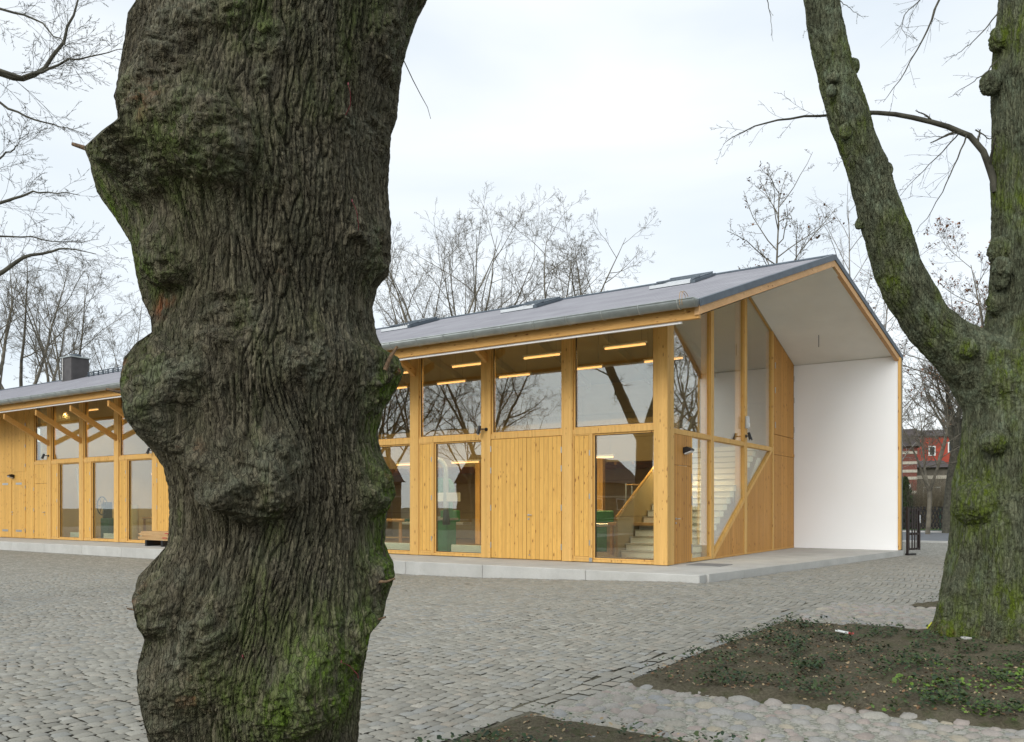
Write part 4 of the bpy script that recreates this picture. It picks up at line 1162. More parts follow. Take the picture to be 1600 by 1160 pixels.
# stack of boards on the terrace beside the trunk
t = thing('board_stack', -17.85, -.75, FL+.001, 'short stack of rough tan boards with red ends on the terrace left of the trunk', 'board stack')
rs = random.Random(9)
for k in range(2):
    m = MB(); m.bbox(-.05 + (k*.9 - .45), .05 + (k*.9 - .45), -.35, .35, .0, .2, .006); m.build('bearer', M['black'], t)
for k in range(8):
    j, z = rs.uniform(-.1, .1), .201 + .036*k
    m = MB(); m.box(-.85+j, .85+j, -.32, .32, z, z+.034, rot=(rs.uniform(-.05, .05), 'Z')); b_ = m.build('board', M['palewood'], t)
    if k in (2, 3, 6):
        m = MB(); m.box(.55+j, .80+j, -.33, -.322, z+.004, z+.03); m.build('paint_mark', M['redp'], b_)

# ================================================================== TREES
F_ = 1303.0
def P3(px, py, Y): return np.array([(px-800)/F_*Y, Y, EYE + (792-py)/F_*Y])

# ---------------- the big old lime in the foreground
def front_trunk():
    D = FT.y; De = D*.992
    L = np.array([(-80,205),(0,214),(20,200),(60,195),(110,186),(150,180),(185,188),(205,160),(230,130),(255,140),(300,150),(335,175),(380,204),(430,212),(470,222),(495,235),(520,238),(535,214),(560,193),(600,187),(650,194),(680,214),(705,238),(730,254),(760,262),(800,264),(850,262),(870,245),(900,216),(940,205),(980,214),(1000,226),(1040,214),(1080,214),(1120,222),(1160,232),(1240,240),(1330,215),(1400,170)], float)
    Rr = np.array([(-80,720),(-30,690),(0,668),(30,652),(70,638),(110,628),(150,624),(185,622),(210,612),(260,609),(300,607),(350,612),(400,613),(430,608),(450,590),(480,583),(520,588),(545,600),(560,626),(580,634),(610,620),(640,600),(680,591),(710,597),(740,614),(770,620),(800,606),(850,602),(880,616),(900,619),(935,606),(965,600),(990,580),(1050,568),(1100,565),(1160,560),(1240,560),(1330,590),(1400,640)], float)
    z_of = lambda py, Y: EYE + (792-py)/F_*Y
    zs = np.concatenate([np.arange(-.12, .5, .012), np.arange(.5, 3.62, .0036), np.arange(3.62, 4.6, .02)])
    zl = z_of(L[:,0], De)[::-1]; xl = ((L[:,1]-800)/F_*De)[::-1]
    zr = z_of(Rr[:,0], De)[::-1]; xr = ((Rr[:,1]-800)/F_*De)[::-1]
    XLz = np.interp(zs, zl, xl); XRz = np.interp(zs, zr, xr)
    def smooth(a, w):
        k = np.exp(-np.linspace(-2, 2, 41)**2); zz = np.linspace(-w, w, 41); r = 0
        for ki, dz in zip(k, zz): r = r + ki*np.interp(zs+dz, zs, a)
        return r/k.sum()
    XLz, XRz = smooth(XLz, .007)+.016, smooth(XRz, .007)-.016
    # inner trunk = smoothed silhouette pulled in where the burls stand out
    cl, crr = smooth(np.maximum(XLz, smooth(XLz, .35)), .22), smooth(np.minimum(XRz, smooth(XRz, .35)), .22)
    cx = smooth((cl+crr)/2, .25); h = (crr-cl)/2
    bl = (cx-h) - XLz; brt = XRz - (cx+h)
    th = np.concatenate([np.linspace(-math.pi-.25, .25, 560), np.linspace(.25, math.pi-.25, 70)[1:-1]])
    TH, ZZ = np.meshgrid(th, zs, indexing='xy')          # rows: z
    n_th = len(th)
    ang = lambda a: np.abs((TH - a + math.pi) % (2*math.pi) - math.pi)
    gl = np.exp(-(ang(-math.pi+.14)/.46)**2); gr = np.exp(-(ang(-.14)/.46)**2)
    hh = h[:, None]; r = hh + bl[:, None]*gl + brt[:, None]*gr
    moss = np.zeros_like(r); wound = np.zeros_like(r); lichen = np.zeros_like(r); knob = np.zeros_like(r)
    THw = TH.copy(); Zw = ZZ.copy(); ring = np.zeros_like(r); add = np.zeros_like(r); droop = np.zeros_like(r)
    ctr_z = lambda z: np.interp(z, zs, cx)
    # front burls: px, py, radius px, height m
    burls = [(345,235,70,.050),(250,190,48,.035),(300,105,55,.030),(268,405,42,.045),(232,262,60,.03),(400,745,62,.060),(352,740,36,.035),(440,700,36,.02),
             (570,362,46,.045),(600,590,55,.03),(560,760,50,.035),(598,760,45,.03),(590,895,48,.030),(252,935,52,.050),(232,600,66,.055),(262,650,45,.03),(300,590,50,.02),
             (500,1045,88,.055),(440,1090,70,.035),(320,1040,60,.03),(345,960,40,.02),(250,1090,60,.03),(432,95,26,.018),(540,345,20,.012),(300,690,38,.03),(540,1010,50,.03),(225,1050,40,.02),
             (424,150,18,.012),(535,180,20,.014),(370,40,40,.016),(610,165,40,.02),(480,560,40,.008),(650,15,60,.06),(575,965,36,.03),(370,500,50,.012),(215,230,50,.03)]
    for (px, py, rp, am) in burls:
        Yf = D - .40; x = (px-800)/F_*Yf; z = z_of(py, Yf)
        c = ctr_z(z); H = np.interp(z, zs, h)
        q = (x-c)/H; a = -math.acos(max(-.96, min(.96, q)))
        rb = rp/F_*Yf*1.05
        da = ((TH-a+math.pi) % (2*math.pi) - math.pi)
        d = np.sqrt((da*H)**2 + ((ZZ-z)*.92)**2)/rb
        w = np.exp(-(d*1.05)**4)
        # hang: steeper below
        w2 = np.exp(-(np.abs(np.sqrt((da*H)**2 + ((ZZ-z+.12*rb)*np.where(ZZ < z, 1.2, .8))**2)/rb)*1.02)**3.6)
        add += am*w2*2.0; droop += am*w2*1.0; knob = np.maximum(knob, w)
        g = np.exp(-(d*.75)**2)
        THw -= da*g*.42; Zw += (ZZ-z)*g*.35
        ring += g*d*2.2
    for (px, py, rp, v) in [(605,585,60,1),(610,640,40,.8),(605,770,55,1),(600,880,55,1.2),(590,930,40,.7),(505,1050,105,1.1),(440,1110,90,.7),(170,330,80,.8),(185,260,60,.5),(250,410,60,.6),(240,590,60,.45),(330,250,70,.4),(300,300,60,.35),(420,60,50,.45),(380,1060,60,.4),(205,380,60,.7),(560,720,40,.4)]:
        Yf = D-.38; x = (px-800)/F_*Yf; z = z_of(py, Yf); c = ctr_z(z); H = np.interp(z, zs, h)
        a = -math.acos(max(-.98, min(.98, (x-c)/H))); da = ((TH-a+math.pi) % (2*math.pi) - math.pi)
        d = np.sqrt((da*H)**2 + (ZZ-z)**2)/(rp/F_*Yf); moss = np.maximum(moss, v*np.exp(-d**2*1.1))
    for (px, py, rp) in [(278,190,26),(222,545,30),(262,480,20),(238,655,30),(600,345,14),(245,925,26),(590,740,18),(320,690,20),(560,1040,14),(330,1060,30),(440,440,9),(600,560,12)]:
        Yf = D-.38; x = (px-800)/F_*Yf; z = z_of(py, Yf); c = ctr_z(z); H = np.interp(z, zs, h)
        a = -math.acos(max(-.98, min(.98, (x-c)/H))); da = ((TH-a+math.pi) % (2*math.pi) - math.pi)
        d = np.sqrt((da*H)**2 + (ZZ-z)**2)/(rp/F_*Yf); wound = np.maximum(wound, np.exp(-d**2*1.1))
    r = r + add*(1-.85*gl)*(1-.85*gr)
    CX = cx[:, None]; R0 = .45
    bxx, byy = np.cos(THw)*R0, np.sin(THw)*R0
    # low lumps
    r += .009*fbm(np.cos(TH)*1.9, np.sin(TH)*1.9, ZZ*2.3, 3) + .008*perlin(np.cos(TH)*4, np.sin(TH)*4, ZZ*5)
    wv = .007*perlin(bxx*5, byy*5, Zw*4)+.005*perlin(bxx*14, byy*14, Zw*9)
    n1 = perlin((bxx+wv)*50, (byy+wv)*50, Zw*6.4); n2 = perlin((bxx+wv)*84+9, (byy+wv)*84, Zw*17+4); n3 = perlin(bxx*22+30, byy*22, Zw*22)
    h1 = np.minimum(1, np.abs(n1)/.17)**.6; h2 = np.minimum(1, np.abs(n2)/.22)**.65; h3 = np.minimum(1, np.abs(n3)/.2)
    soft = 1 - .72*knob
    lump = fbm(np.cos(TH)*R0*11+3, np.sin(TH)*R0*11, ZZ*11, 3)
    fine = fbm(bxx*85, byy*85, Zw*45, 3)
    rough = fbm(np.cos(TH)*R0*26, np.sin(TH)*R0*26, ZZ*26, 4)
    rings = np.sin(ring*3.0 + 3*perlin(bxx*9, byy*9, ZZ*9))
    r += soft*(.0155*h1 + .0075*h2*h1 + .003*h3) - .012 + .0034*fine*(.5+.5*soft) + knob*(.032*lump + .016*rough + .0035*rings + .010*np.minimum(1, np.abs(rough)/.35))
    # flaking edges
    fl = perlin(bxx*40, byy*40, Zw*9+50); r += .004*sstep(.15, .3, fl)*soft
    crack = np.clip(1-h1, 0, 1)*soft*.9 + .35*(1-h2)*soft + .4*knob*(1-np.minimum(1, np.abs(rough)/.3))
    r *= np.where(ZZ < .5, 1 + .35*np.clip((.5-ZZ)/.5, 0, 1.3)**2*(1+.5*np.cos(TH*5+1)), 1)
    X = CX + r*np.cos(TH); Y = D + r*np.sin(TH); ZZ = ZZ - droop*(1-.85*gl)*(1-.85*gr)
    # trim the outline where burls pile up beyond the trunk's true contour
    PX = 800 + X/Y*F_; PY = 792 - (ZZ-EYE)/Y*F_
    LP = np.interp(PY, L[:, 0], L[:, 1]) + 2.5*perlin(PY*.05, TH*6, ZZ*30); RP = np.interp(PY, Rr[:, 0], Rr[:, 1]) + 2.5*perlin(PY*.05+9, TH*6, ZZ*30)
    eL = np.maximum(0, LP+2-PX); eR = np.maximum(0, PX-RP+2)
    X = X + (eL*.93 - eR*.93)*Y/F_*(np.sin(TH) < .8)
    V = np.stack([X, Y, ZZ], -1).reshape(-1, 3)
    nz = len(zs); i, j = np.meshgrid(np.arange(nz-1), np.arange(n_th), indexing='ij'); jn = (j+1) % n_th
    F = np.stack([i*n_th+j, i*n_th+jn, (i+1)*n_th+jn, (i+1)*n_th+j], -1).reshape(-1, 4)
    moss = np.clip(moss + .04 + .22*sstep(.1, .7, fbm(np.cos(TH)*2.2+5, np.sin(TH)*2.2, ZZ*1.6, 3)), 0, 1.2)
    lichen = np.clip(.25 + .6*knob + .4*perlin(np.cos(TH)*2, np.sin(TH)*2, ZZ*2+9), 0, 1)
    root = empty('old_lime_tree', (FT.x, FT.y, 0), 0, 'huge dark furrowed trunk with knobbly burls standing closest, left of centre', 'tree')
    V[:, 0] -= FT.x; V[:, 1] -= FT.y
    o = npmesh('trunk', V, F, M['bark_front'], root, True, attrs={'moss': moss.ravel(), 'wound': wound.ravel(), 'lichen': lichen.ravel(), 'crack': np.clip(crack, 0, 1).ravel()})
    return root, (zs, cx, h)
lime, lprof = front_trunk()

# ---------------- generic bare branching
class Tubes:
    """many tapering polylines -> one mesh, vectorised by (points, sides)"""
    def __init__(s): s.g = {}
    def add(s, pts, r0, r1, sides, pw=1.0):
        pts = np.asarray(pts, float); n = len(pts)
        t = np.linspace(0, 1, n)**pw
        s.g.setdefault((n, sides), []).append((pts, r0 + (r1-r0)*t))
    def build(s, name, mat, parent, origin=(0, 0, 0), attrs=False):
        VV, FF, b = [], [], 0
        for (n, k), L in s.g.items():
            P = np.stack([l[0] for l in L]); Rr = np.stack([l[1] for l in L]); m = len(L)
            T = np.gradient(P, axis=1); T /= np.linalg.norm(T, axis=2, keepdims=True) + 1e-9
            ref = np.where(np.abs(T[:, :1, 2:3]) < .9, np.array([0, 0, 1.0]), np.array([1.0, 0, 0]))
            U = np.cross(T, np.broadcast_to(ref, T.shape)); U /= np.linalg.norm(U, axis=2, keepdims=True) + 1e-9
            W = np.cross(T, U)
            a = np.linspace(0, 2*math.pi, k, endpoint=False)
            V = P[:, :, None] + Rr[:, :, None, None]*(np.cos(a)[None, None, :, None]*U[:, :, None] + np.sin(a)[None, None, :, None]*W[:, :, None])
            i, j = np.meshgrid(np.arange(n-1), np.arange(k), indexing='ij'); jn = (j+1) % k
            q = np.stack([i*k+j, i*k+jn, (i+1)*k+jn, (i+1)*k+j], -1).reshape(-1, 4)
            FF.append((q[None] + (np.arange(m)*n*k)[:, None, None]).reshape(-1, 4) + b); VV.append(V.reshape(-1, 3)); b += V.size//3
        V = np.concatenate(VV) - np.array(origin); F = np.concatenate(FF)
        at = None
        if attrs: at = {k_: np.full(len(V), v) for k_, v in attrs.items()}
        return npmesh(name, V, F, mat, parent, True, attrs=at)
def wander(p, d, L, n, rs, jit, trop):
    pts = [np.array(p, float)]; d = np.array(d, float); d /= np.linalg.norm(d)
    st = L/(n-1)
    for i in range(n-1):
        d = d + rs.normal(0, jit, 3) + np.array([0, 0, trop]); d /= np.linalg.norm(d)
        pts.append(pts[-1] + d*st)
    return np.array(pts), d
def dirs_from(t, ang, az):
    t = t/np.linalg.norm(t); a = np.array([0, 0, 1.0]) if abs(t[2]) < .9 else np.array([1.0, 0, 0])
    u = np.cross(t, a); u /= np.linalg.norm(u); w = np.cross(t, u)
    return math.cos(ang)*t + math.sin(ang)*(math.cos(az)*u + math.sin(az)*w)
def twigs(T, pts, L, r, lvl, maxl, rs, cfg, tips=None):
    """side shoots along a polyline, recursively"""
    if lvl > maxl: return
    n = len(pts); k = cfg['n'][min(lvl, len(cfg['n'])-1)]
    k = rs.poisson(k) if k > 3 else k
    az = rs.uniform(0, 6.28)
    for c in range(int(k)):
        f = cfg['start'] + (1-cfg['start'])*(c + rs.uniform(.2, .8))/max(1, k)
        x = f*(n-1); i = min(int(x), n-2); p = pts[i] + (pts[i+1]-pts[i])*(x-i); t = pts[i+1]-pts[i]
        az += 2.4 + rs.normal(0, .4)
        d = dirs_from(t, cfg['ang']*rs.uniform(.7, 1.25), az)
        l = L*cfg['ratio']*rs.uniform(.6, 1.15)*(1.15-.55*f); rr = max(r*(1-f*.7)*cfg['rr'], cfg['rmin'])
        m = 6 if lvl <= 1 else (5 if lvl == 2 else 4)
        q, _ = wander(p, d, l, m, rs, cfg['jit'], cfg['trop'][min(lvl, len(cfg['trop'])-1)])
        T.add(q, rr, max(rr*.35, cfg['rmin']*.8), 5 if lvl <= 1 else (4 if lvl == 2 else 3))
        if tips is not None and lvl >= maxl: tips.append(q[-1]); tips.append(q[len(q)//2])
        twigs(T, q, l, rr, lvl+1, maxl, rs, cfg, tips)
CFG = {
 'maple': dict(n=[7, 7, 5, 5], start=.22, ang=.85, ratio=.50, rr=.5, rmin=.006, jit=.15, trop=[.05, .06, .05, .03]),
 'fan':   dict(n=[7, 6, 5, 5], start=.15, ang=.74, ratio=.52, rr=.5, rmin=.0058, jit=.12, trop=[.05, .05, .04, .02]),
 'birch': dict(n=[16, 8, 7], start=.15, ang=.75, ratio=.36, rr=.4, rmin=.005, jit=.10, trop=[.05, -.12, -.22]),
 'alder': dict(n=[22, 9, 6, 3], start=.30, ang=.95, ratio=.30, rr=.45, rmin=.007, jit=.15, trop=[.03, .05, .05, .02]),
}
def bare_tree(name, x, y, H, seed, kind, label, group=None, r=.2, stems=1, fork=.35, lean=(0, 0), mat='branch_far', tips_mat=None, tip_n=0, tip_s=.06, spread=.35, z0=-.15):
    rs = np.random.RandomState(seed); cfg = dict(CFG[kind]); T = Tubes(); K = Tubes(); tips = []
    root = empty(name, (x, y, z0), 0, label, 'tree', group)
    az0 = rs.uniform(0, 6.28)
    if kind in ('birch', 'alder'):
        pts, d = wander((0, 0, 0), (lean[0], lean[1], 1), H, 12, rs, .02, .03); K.add(pts, r, r*.12, 8)
        twigs(T, pts, H, r, 0, len(cfg['n'])-1, rs, cfg, tips)
    else:
        hf = H*fork; pts, d = wander((0, 0, 0), (lean[0], lean[1], 1), hf, 7, rs, .03, .02); K.add(pts, r, r*.82, 9)
        for k in range(stems):
            a = az0 + k*6.283/stems + rs.normal(0, .25)
            dd = np.array([math.cos(a)*spread*rs.uniform(.6, 1.3), math.sin(a)*spread*rs.uniform(.6, 1.3), 1.0])
            l = (H-hf)*rs.uniform(.8, 1.05)
            q, _ = wander(pts[-1]-np.array([0, 0, .05]) if k else pts[-1], dd, l, 9, rs, .07, .05)
            rr = r*(.62 if stems > 1 else .8)
            K.add(q, rr, rr*.12, 7); twigs(T, q, l, rr, 0, len(cfg['n'])-1, rs, cfg, tips)
    K.build('trunk', M[mat], root); T.build('crown', M[mat], root)
    if tips_mat and tips:
        tp = np.array(tips); tp = tp[rs.randint(0, len(tp), tip_n)] + rs.normal(0, .05, (tip_n, 3))
        b = np.array([(-.5, 0, 0), (.5, 0, 0), (.3, 1, 0), (-.3, 1, 0)]); n = tip_n
        a1 = rs.uniform(0, 6.28, n); a2 = rs.uniform(-.8, .8, n); s_ = tip_s*rs.uniform(.5, 1.4, n)
        xx = b[None, :, 0]*s_[:, None]; yy = b[None, :, 1]*s_[:, None]
        V = np.stack([tp[:, 0:1] + xx*np.cos(a1)[:, None] - yy*np.sin(a1)[:, None]*np.cos(a2)[:, None], tp[:, 1:2] + xx*np.sin(a1)[:, None] + yy*np.cos(a1)[:, None]*np.cos(a2)[:, None], tp[:, 2:3] - yy*(.5+np.sin(a2)[:, None])], -1).reshape(-1, 3)
        npmesh('dry_leaves', V, np.arange(n*4).reshape(-1, 4), M[tips_mat], root, False)
    return root

def px_of(px, Y): return (px-800)/F_*Y
def top_of(py, Y): return EYE + (792-py)/F_*Y + .15
# behind the hall, seen over the ridge
G1 = 'bare trees behind the hall'
Tm = [
 ('maple_tree', 672, 50, 372, 101, 'fan', 'bare bushy tree over the ridge just right of the big trunk, leftmost there', 'maple', .17, 4, .30, .40),
 ('maple_tree', 706, 47, 330, 102, 'fan', 'tallest bare bushy tree over the ridge right of the big trunk', None, .19, 5, .38, .42),
 ('maple_tree', 742, 49, 362, 103, 'fan', 'bare tree over the ridge, right half of the bushy clump beside the trunk', None, .17, 4, .36, .32),
 ('maple_tree', 856, 47, 340, 104, 'maple', 'bare open tree rising behind the middle roof light', None, .15, 2, .50, .25),
 ('maple_tree', 910, 49, 366, 105, 'maple', 'bare open tree with wide right side, right of the middle roof light', None, .15, 3, .55, .25),
 #('young_tree', 780, 52, 440, 106, 'maple', 'low thin bare tree between the two larger tree groups over the ridge', None, .1, 3, .4, .5),
]
for (nm, px, Y, py, sd, kd, lb, _, r, st, fk, sp_) in Tm:
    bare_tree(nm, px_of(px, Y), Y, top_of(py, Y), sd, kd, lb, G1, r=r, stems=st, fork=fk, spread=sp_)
bare_tree('alder_tree', px_of(1196, 42), 42, top_of(306, 42), 111, 'alder', 'slim upright bare tree with dark seed clusters over the right end of the ridge', G1, r=.17, tips_mat='leafdry', tip_n=420, tip_s=.085)
bare_tree('birch_tree', px_of(1338, 46), 46, top_of(322, 46), 112, 'birch', 'pale drooping birch right behind the gable top', G1, r=.14, mat='birch')
bare_tree('birch_tree', px_of(1375, 52), 52, top_of(375, 52), 113, 'birch', 'second pale birch, lower, partly behind the leaning limb', G1, r=.13, mat='birch')
# left, beyond the chimney
G2 = 'bare trees at the left behind the hall'
for (px, Y, py, sd, kd, lb, r, st, fk, sp_, ln) in [
 (6, 47, 385, 121, 'fan', 'leftmost bare tree behind the roof with a straight dark stem', .17, 3, .55, .22, (0, 0)),
 (38, 50, 400, 122, 'fan', 'bare tree with stem forking in a V, second from the left edge', .2, 3, .42, .45, (0, 0)),
 (62, 49, 430, 123, 'fan', 'bare tree leaning to the right, left of the chimney', .14, 2, .55, .2, (.10, 0)),
 (101, 52, 398, 124, 'fan', 'tall thin bare tree right behind the chimney', .13, 4, .45, .45, (0, 0)),
 (84, 58, 470, 125, 'maple', 'thin low bare tree between the leaning tree and the chimney', .09, 3, .5, .4, (0, 0)),
 (207, 54, 468, 126, 'fan', 'thin bare tree between the chimney and the big trunk', .10, 4, .45, .45, (0, 0)),
 (150, 60, 520, 127, 'maple', 'faint low bare tree right of the chimney', .08, 3, .4, .5, (0, 0))]:
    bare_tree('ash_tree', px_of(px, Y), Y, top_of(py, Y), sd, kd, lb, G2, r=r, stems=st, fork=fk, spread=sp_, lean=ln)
# right, beyond the gate
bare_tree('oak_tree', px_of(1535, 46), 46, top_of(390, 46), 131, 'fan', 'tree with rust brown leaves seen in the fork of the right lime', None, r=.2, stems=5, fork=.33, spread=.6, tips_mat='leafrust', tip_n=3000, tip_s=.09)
bare_tree('park_tree', px_of(1480, 47), 47, top_of(520, 47), 132, 'maple', 'bare two-stemmed tree in front of the red house, beyond the fence', None, r=.30, stems=3, fork=.42, spread=.42, mat='branch', tips_mat='leafrust', tip_n=260, tip_s=.1)
bare_tree('park_tree', px_of(1510, 58), 58, top_of(560, 58), 133, 'fan', 'thinner bare tree behind the two-stemmed one, near the right lime', None, r=.22, stems=4, fork=.4, spread=.5)

bare_tree('park_tree', px_of(1449, 45), 45, top_of(600, 45), 134, 'maple', 'low bare spreading tree close to the porch edge, beyond the lattice fence', None, r=.13, stems=4, fork=.3, spread=.7, tips_mat='leafrust', tip_n=120, tip_s=.08)
bare_tree('park_tree', px_of(1500, 50), 50, top_of(470, 50), 135, 'fan', 'tall bare tree rising just behind the waist of the right lime', None, r=.16, stems=4, fork=.4, spread=.5)
# ---------------- the right-hand lime: forked, mossy (skeleton -> voxel skin -> bark relief)
RTW = L2W(RT[0], RT[1])
YT = 9.05
def pl(pts, Y=YT, dy=None):
    """(px, py, r_px) -> points and radii at distance Y"""
    P, Rr = [], []
    for i, (a, b, c_) in enumerate(pts):
        y = Y + (dy[i] if dy else 0); P.append(P3(a, b, y)); Rr.append(c_/F_*y)
    return np.array(P), np.array(Rr)
def right_tree():
    limbs = [
     pl([(1572,1090,150),(1574,1040,122),(1576,990,104),(1580,930,92),(1584,860,88),(1586,780,86),(1588,700,76),(1590,650,74),(1590,600,76),(1592,560,74)]),
     pl([(1588,600,70),(1604,540,62),(1613,470,58),(1618,380,60),(1620,300,60),(1622,220,62),(1624,130,64),(1628,50,62),(1630,-60,58),(1632,-160,50)]),
     pl([(1582,640,60),(1556,600,56),(1524,566,46),(1485,535,37),(1450,505,33),(1420,456,33),(1404,420,32),(1388,370,32),(1372,320,29),(1358,276,28),(1340,225,27),(1322,172,27),(1311,130,26),(1303,100,25),(1293,50,24.5),(1284,0,23.5),(1268,-70,22),(1246,-160,20)], dy=[0,0,-.03,-.05,-.08,-.12,-.15,-.2,-.22,-.25,-.28,-.3,-.3,-.32,-.32,-.35,-.36,-.4]),
    ]
    blobs = [(1530,785,44,-.36),(1514,790,30,-.30),(1545,798,36,-.40),(1552,690,20,-.50),(1499,955,34,-.22),(1489,985,24,-.2),(1512,925,30,-.3),(1570,930,30,-.5),
             (1553,474,18,-.1),(1557,392,18,-.1),(1560,436,14,-.25),(1563,420,16,-.3),(1545,130,17,0),(1538,134,12,0),(1556,62,18,0),
             (1394,440,15,-.22),(1387,437,11,-.18),(1333,104,9,-.3),(1300,158,12,-.35),(1272,60,5,-.3),(1343,350,7,-.2),(1322,205,8,-.52),(1385,265,8,-.3),(1303,75,6,-.55),(1302,122,7,-.55),(1300,142,6,-.55),(1345,318,6,-.25),
             (1515,545,20,-.35),(1560,560,50,-.18),(1570,600,40,-.42)]
    mb = MB()
    for (P, Rr) in limbs: mb.tube([tuple(p) for p in P], list(Rr), 20)
    o = mb.build('trunk', M['bark_right'])
    # knobs as icospheres
    bm = bmesh.new(); bm.from_mesh(o.data)
    for (a, b, r_, dy) in blobs:
        p = P3(a, b, YT+dy*.86+(.12 if r_ > 24 else 0)); bmesh.ops.create_icosphere(bm, subdivisions=3, radius=r_*(.82 if r_ > 24 else .85)/F_*(YT+dy), matrix=Matrix.Translation(Vector(p) + Vector((.03 if a > 1530 and b < 520 else 0, 0, 0))) @ Matrix.Diagonal((1, 1, 1.35 if b < 520 else 1.0, 1)))
    bm.to_mesh(o.data); bm.free()
    md = o.modifiers.new('skin', 'REMESH'); md.mode = 'VOXEL'; md.voxel_size = .0095
    sm = o.modifiers.new('soft', 'SMOOTH'); sm.factor = .5; sm.iterations = 24
    dg = bpy.context.evaluated_depsgraph_get(); ev = o.evaluated_get(dg); me = ev.to_mesh()
    n = len(me.vertices); V = np.empty(n*3, np.float32); me.vertices.foreach_get('co', V); V = V.reshape(-1, 3).astype(float)
    N = np.empty(n*3, np.float32); me.vertices.foreach_get('normal', N); N = N.reshape(-1, 3).astype(float)
    F = np.array([p.vertices[:] for p in me.polygons if len(p.vertices) == 4], np.int32)
    ev.to_mesh_clear(); bpy.data.objects.remove(o)
    # per limb coordinates
    wsum = 0; H1 = 0; CR = 0; FT_ = 0
    kn = np.zeros(n)
    for (a, b, r_, dy) in blobs:
        if r_ > 45: continue
        p = P3(a, b, YT+dy); R_ = r_/F_*YT; kn = np.maximum(kn, np.exp(-(np.linalg.norm(V-p, axis=1)/(R_*1.15))**4))
    for li, (P, Rr) in enumerate(limbs):
        best = np.full(n, 1e9); s_ = np.zeros(n); off = np.zeros((n, 3)); rr = np.ones(n); acc = 0
        for i in range(len(P)-1):
            a, b = P[i], P[i+1]; ab = b-a; L = np.linalg.norm(ab)
            u = np.clip(((V-a)@ab)/L**2, 0, 1); q = a + u[:, None]*ab; d = np.linalg.norm(V-q, axis=1)
            rad = Rr[i] + u*(Rr[i+1]-Rr[i]); m = d/rad < best
            best = np.where(m, d/rad, best); s_ = np.where(m, acc+u*L, s_); off[m] = (V-q)[m]; rr = np.where(m, rad, rr); acc += L
        w = np.exp(-((best-1)/.16)**2) + 1e-6
        # squeeze the pattern along the limb
        un = off/(np.linalg.norm(off, axis=1, keepdims=True)+1e-9)*np.maximum(rr, .12)[:, None]
        wob = .016*perlin(un[:, 0]*5+li, un[:, 1]*5, s_*2.5)
        X, Y, Z = un[:, 0]+wob, un[:, 1]+wob*.7+un[:, 2]*.9, s_
        n1 = perlin(X*31+li*7, Y*31, Z*4.0); n2 = perlin(X*66, Y*66+li*3, Z*10)
        h1 = np.minimum(1, np.abs(n1)/.20)**.65; h2 = np.minimum(1, np.abs(n2)/.3)**.8
        H1 = H1 + w*(.019*h1 + .008*h2); CR = CR + w*(1-h1); wsum = wsum + w
    H1 /= wsum; CR /= wsum
    low = .045*sstep(3.4, 1.2, V[:, 2])*(1-np.abs(perlin(V[:, 0]*3.4, V[:, 1]*3.4, V[:, 2]*.55+2))*2) - .02*sstep(3.4, 1.2, V[:, 2]) + .026*fbm(V[:, 0]*2.6, V[:, 1]*2.6, V[:, 2]*1.3, 3) + .012*perlin(V[:, 0]*9, V[:, 1]*9, V[:, 2]*4)
    rough = fbm(V[:, 0]*24, V[:, 1]*24, V[:, 2]*24, 4)
    soft = 1-.7*kn
    V = V + N*(low + H1*soft - .009 + kn*(.014*rough + .008*np.minimum(1, np.abs(rough)/.35)) + .0015*rough)[:, None]
    east = sstep(-.6, .5, N[:, 0]*.2 + .7*N[:, 1]*-1 + .25*N[:, 2])
    big = fbm(V[:, 0]*2.1+3, V[:, 1]*2.1, V[:, 2]*1.1, 3)
    moss = np.clip(.12 + 1.1*big + .35*kn + .12*(V[:, 2] < 2.2), 0, 1.0)
    lich = np.clip(.25 + sstep(.0, .35, perlin(V[:, 0]*3, V[:, 1]*3, V[:, 2]*2.0+7)) *.9 + .15 + .5*np.exp(-((V[:, 2]-2.95)/.5)**2), 0, 1)
    root = empty('forked_lime_tree', tuple(RTW), 0, 'mossy green lime with a thick trunk forking at mid height, right edge', 'tree')
    V -= np.array(RTW)
    npmesh('trunk', V, F, M['bark_right'], root, True, attrs={'moss': moss, 'lichen': lich, 'crack': np.clip(CR*soft, 0, 1), 'wound': np.clip((V[:, 2] < .25)*(N[:, 0] < -.2)*.35, 0, 1)})
    # branches and hanging shoots
    T = Tubes(); rs = np.random.RandomState(5)
    cfg = dict(n=[9, 5, 3], start=.12, ang=.75, ratio=.34, rr=.5, rmin=.0016, jit=.10, trop=[-.01, -.03, -.03])
    def limb(pts, r0, r1, Y=YT, n=None, lv=2, ratio=.34, tr=None):
        P, _ = pl([(a, b, 1) for a, b in pts], Y)
        # resample to a smooth curve
        tt = np.linspace(0, 1, len(P)); t2 = np.linspace(0, 1, 14)
        Q = np.stack([np.interp(t2, tt, P[:, k]) for k in range(3)], -1)
        for _ in range(2): Q[1:-1] = .25*Q[:-2] + .5*Q[1:-1] + .25*Q[2:]
        Q[1:-1] += rs.normal(0, .006, (12, 3))
        T.add(Q, r0, r1, 7); c2 = dict(cfg); c2['ratio'] = ratio
        if n: c2['n'] = n
        if tr: c2['trop'] = tr
        twigs(T, Q, np.linalg.norm(np.diff(Q, axis=0), axis=1).sum(), r1*2.2, 0, lv, rs, c2)
    limb([(1556,300),(1549,270),(1540,240),(1524,215),(1500,203),(1450,188),(1390,176),(1348,176)], .040, .022, YT+.05, [6, 4, 2], ratio=.18)
    limb([(1348,176),(1290,181),(1230,184),(1180,197),(1145,214),(1130,226)], .017, .002, YT+.15, [10, 5, 2], ratio=.28)
    limb([(1510,212),(1495,250),(1476,296),(1450,340),(1424,373)], .009, .002, YT-.1, [6, 3], 1)
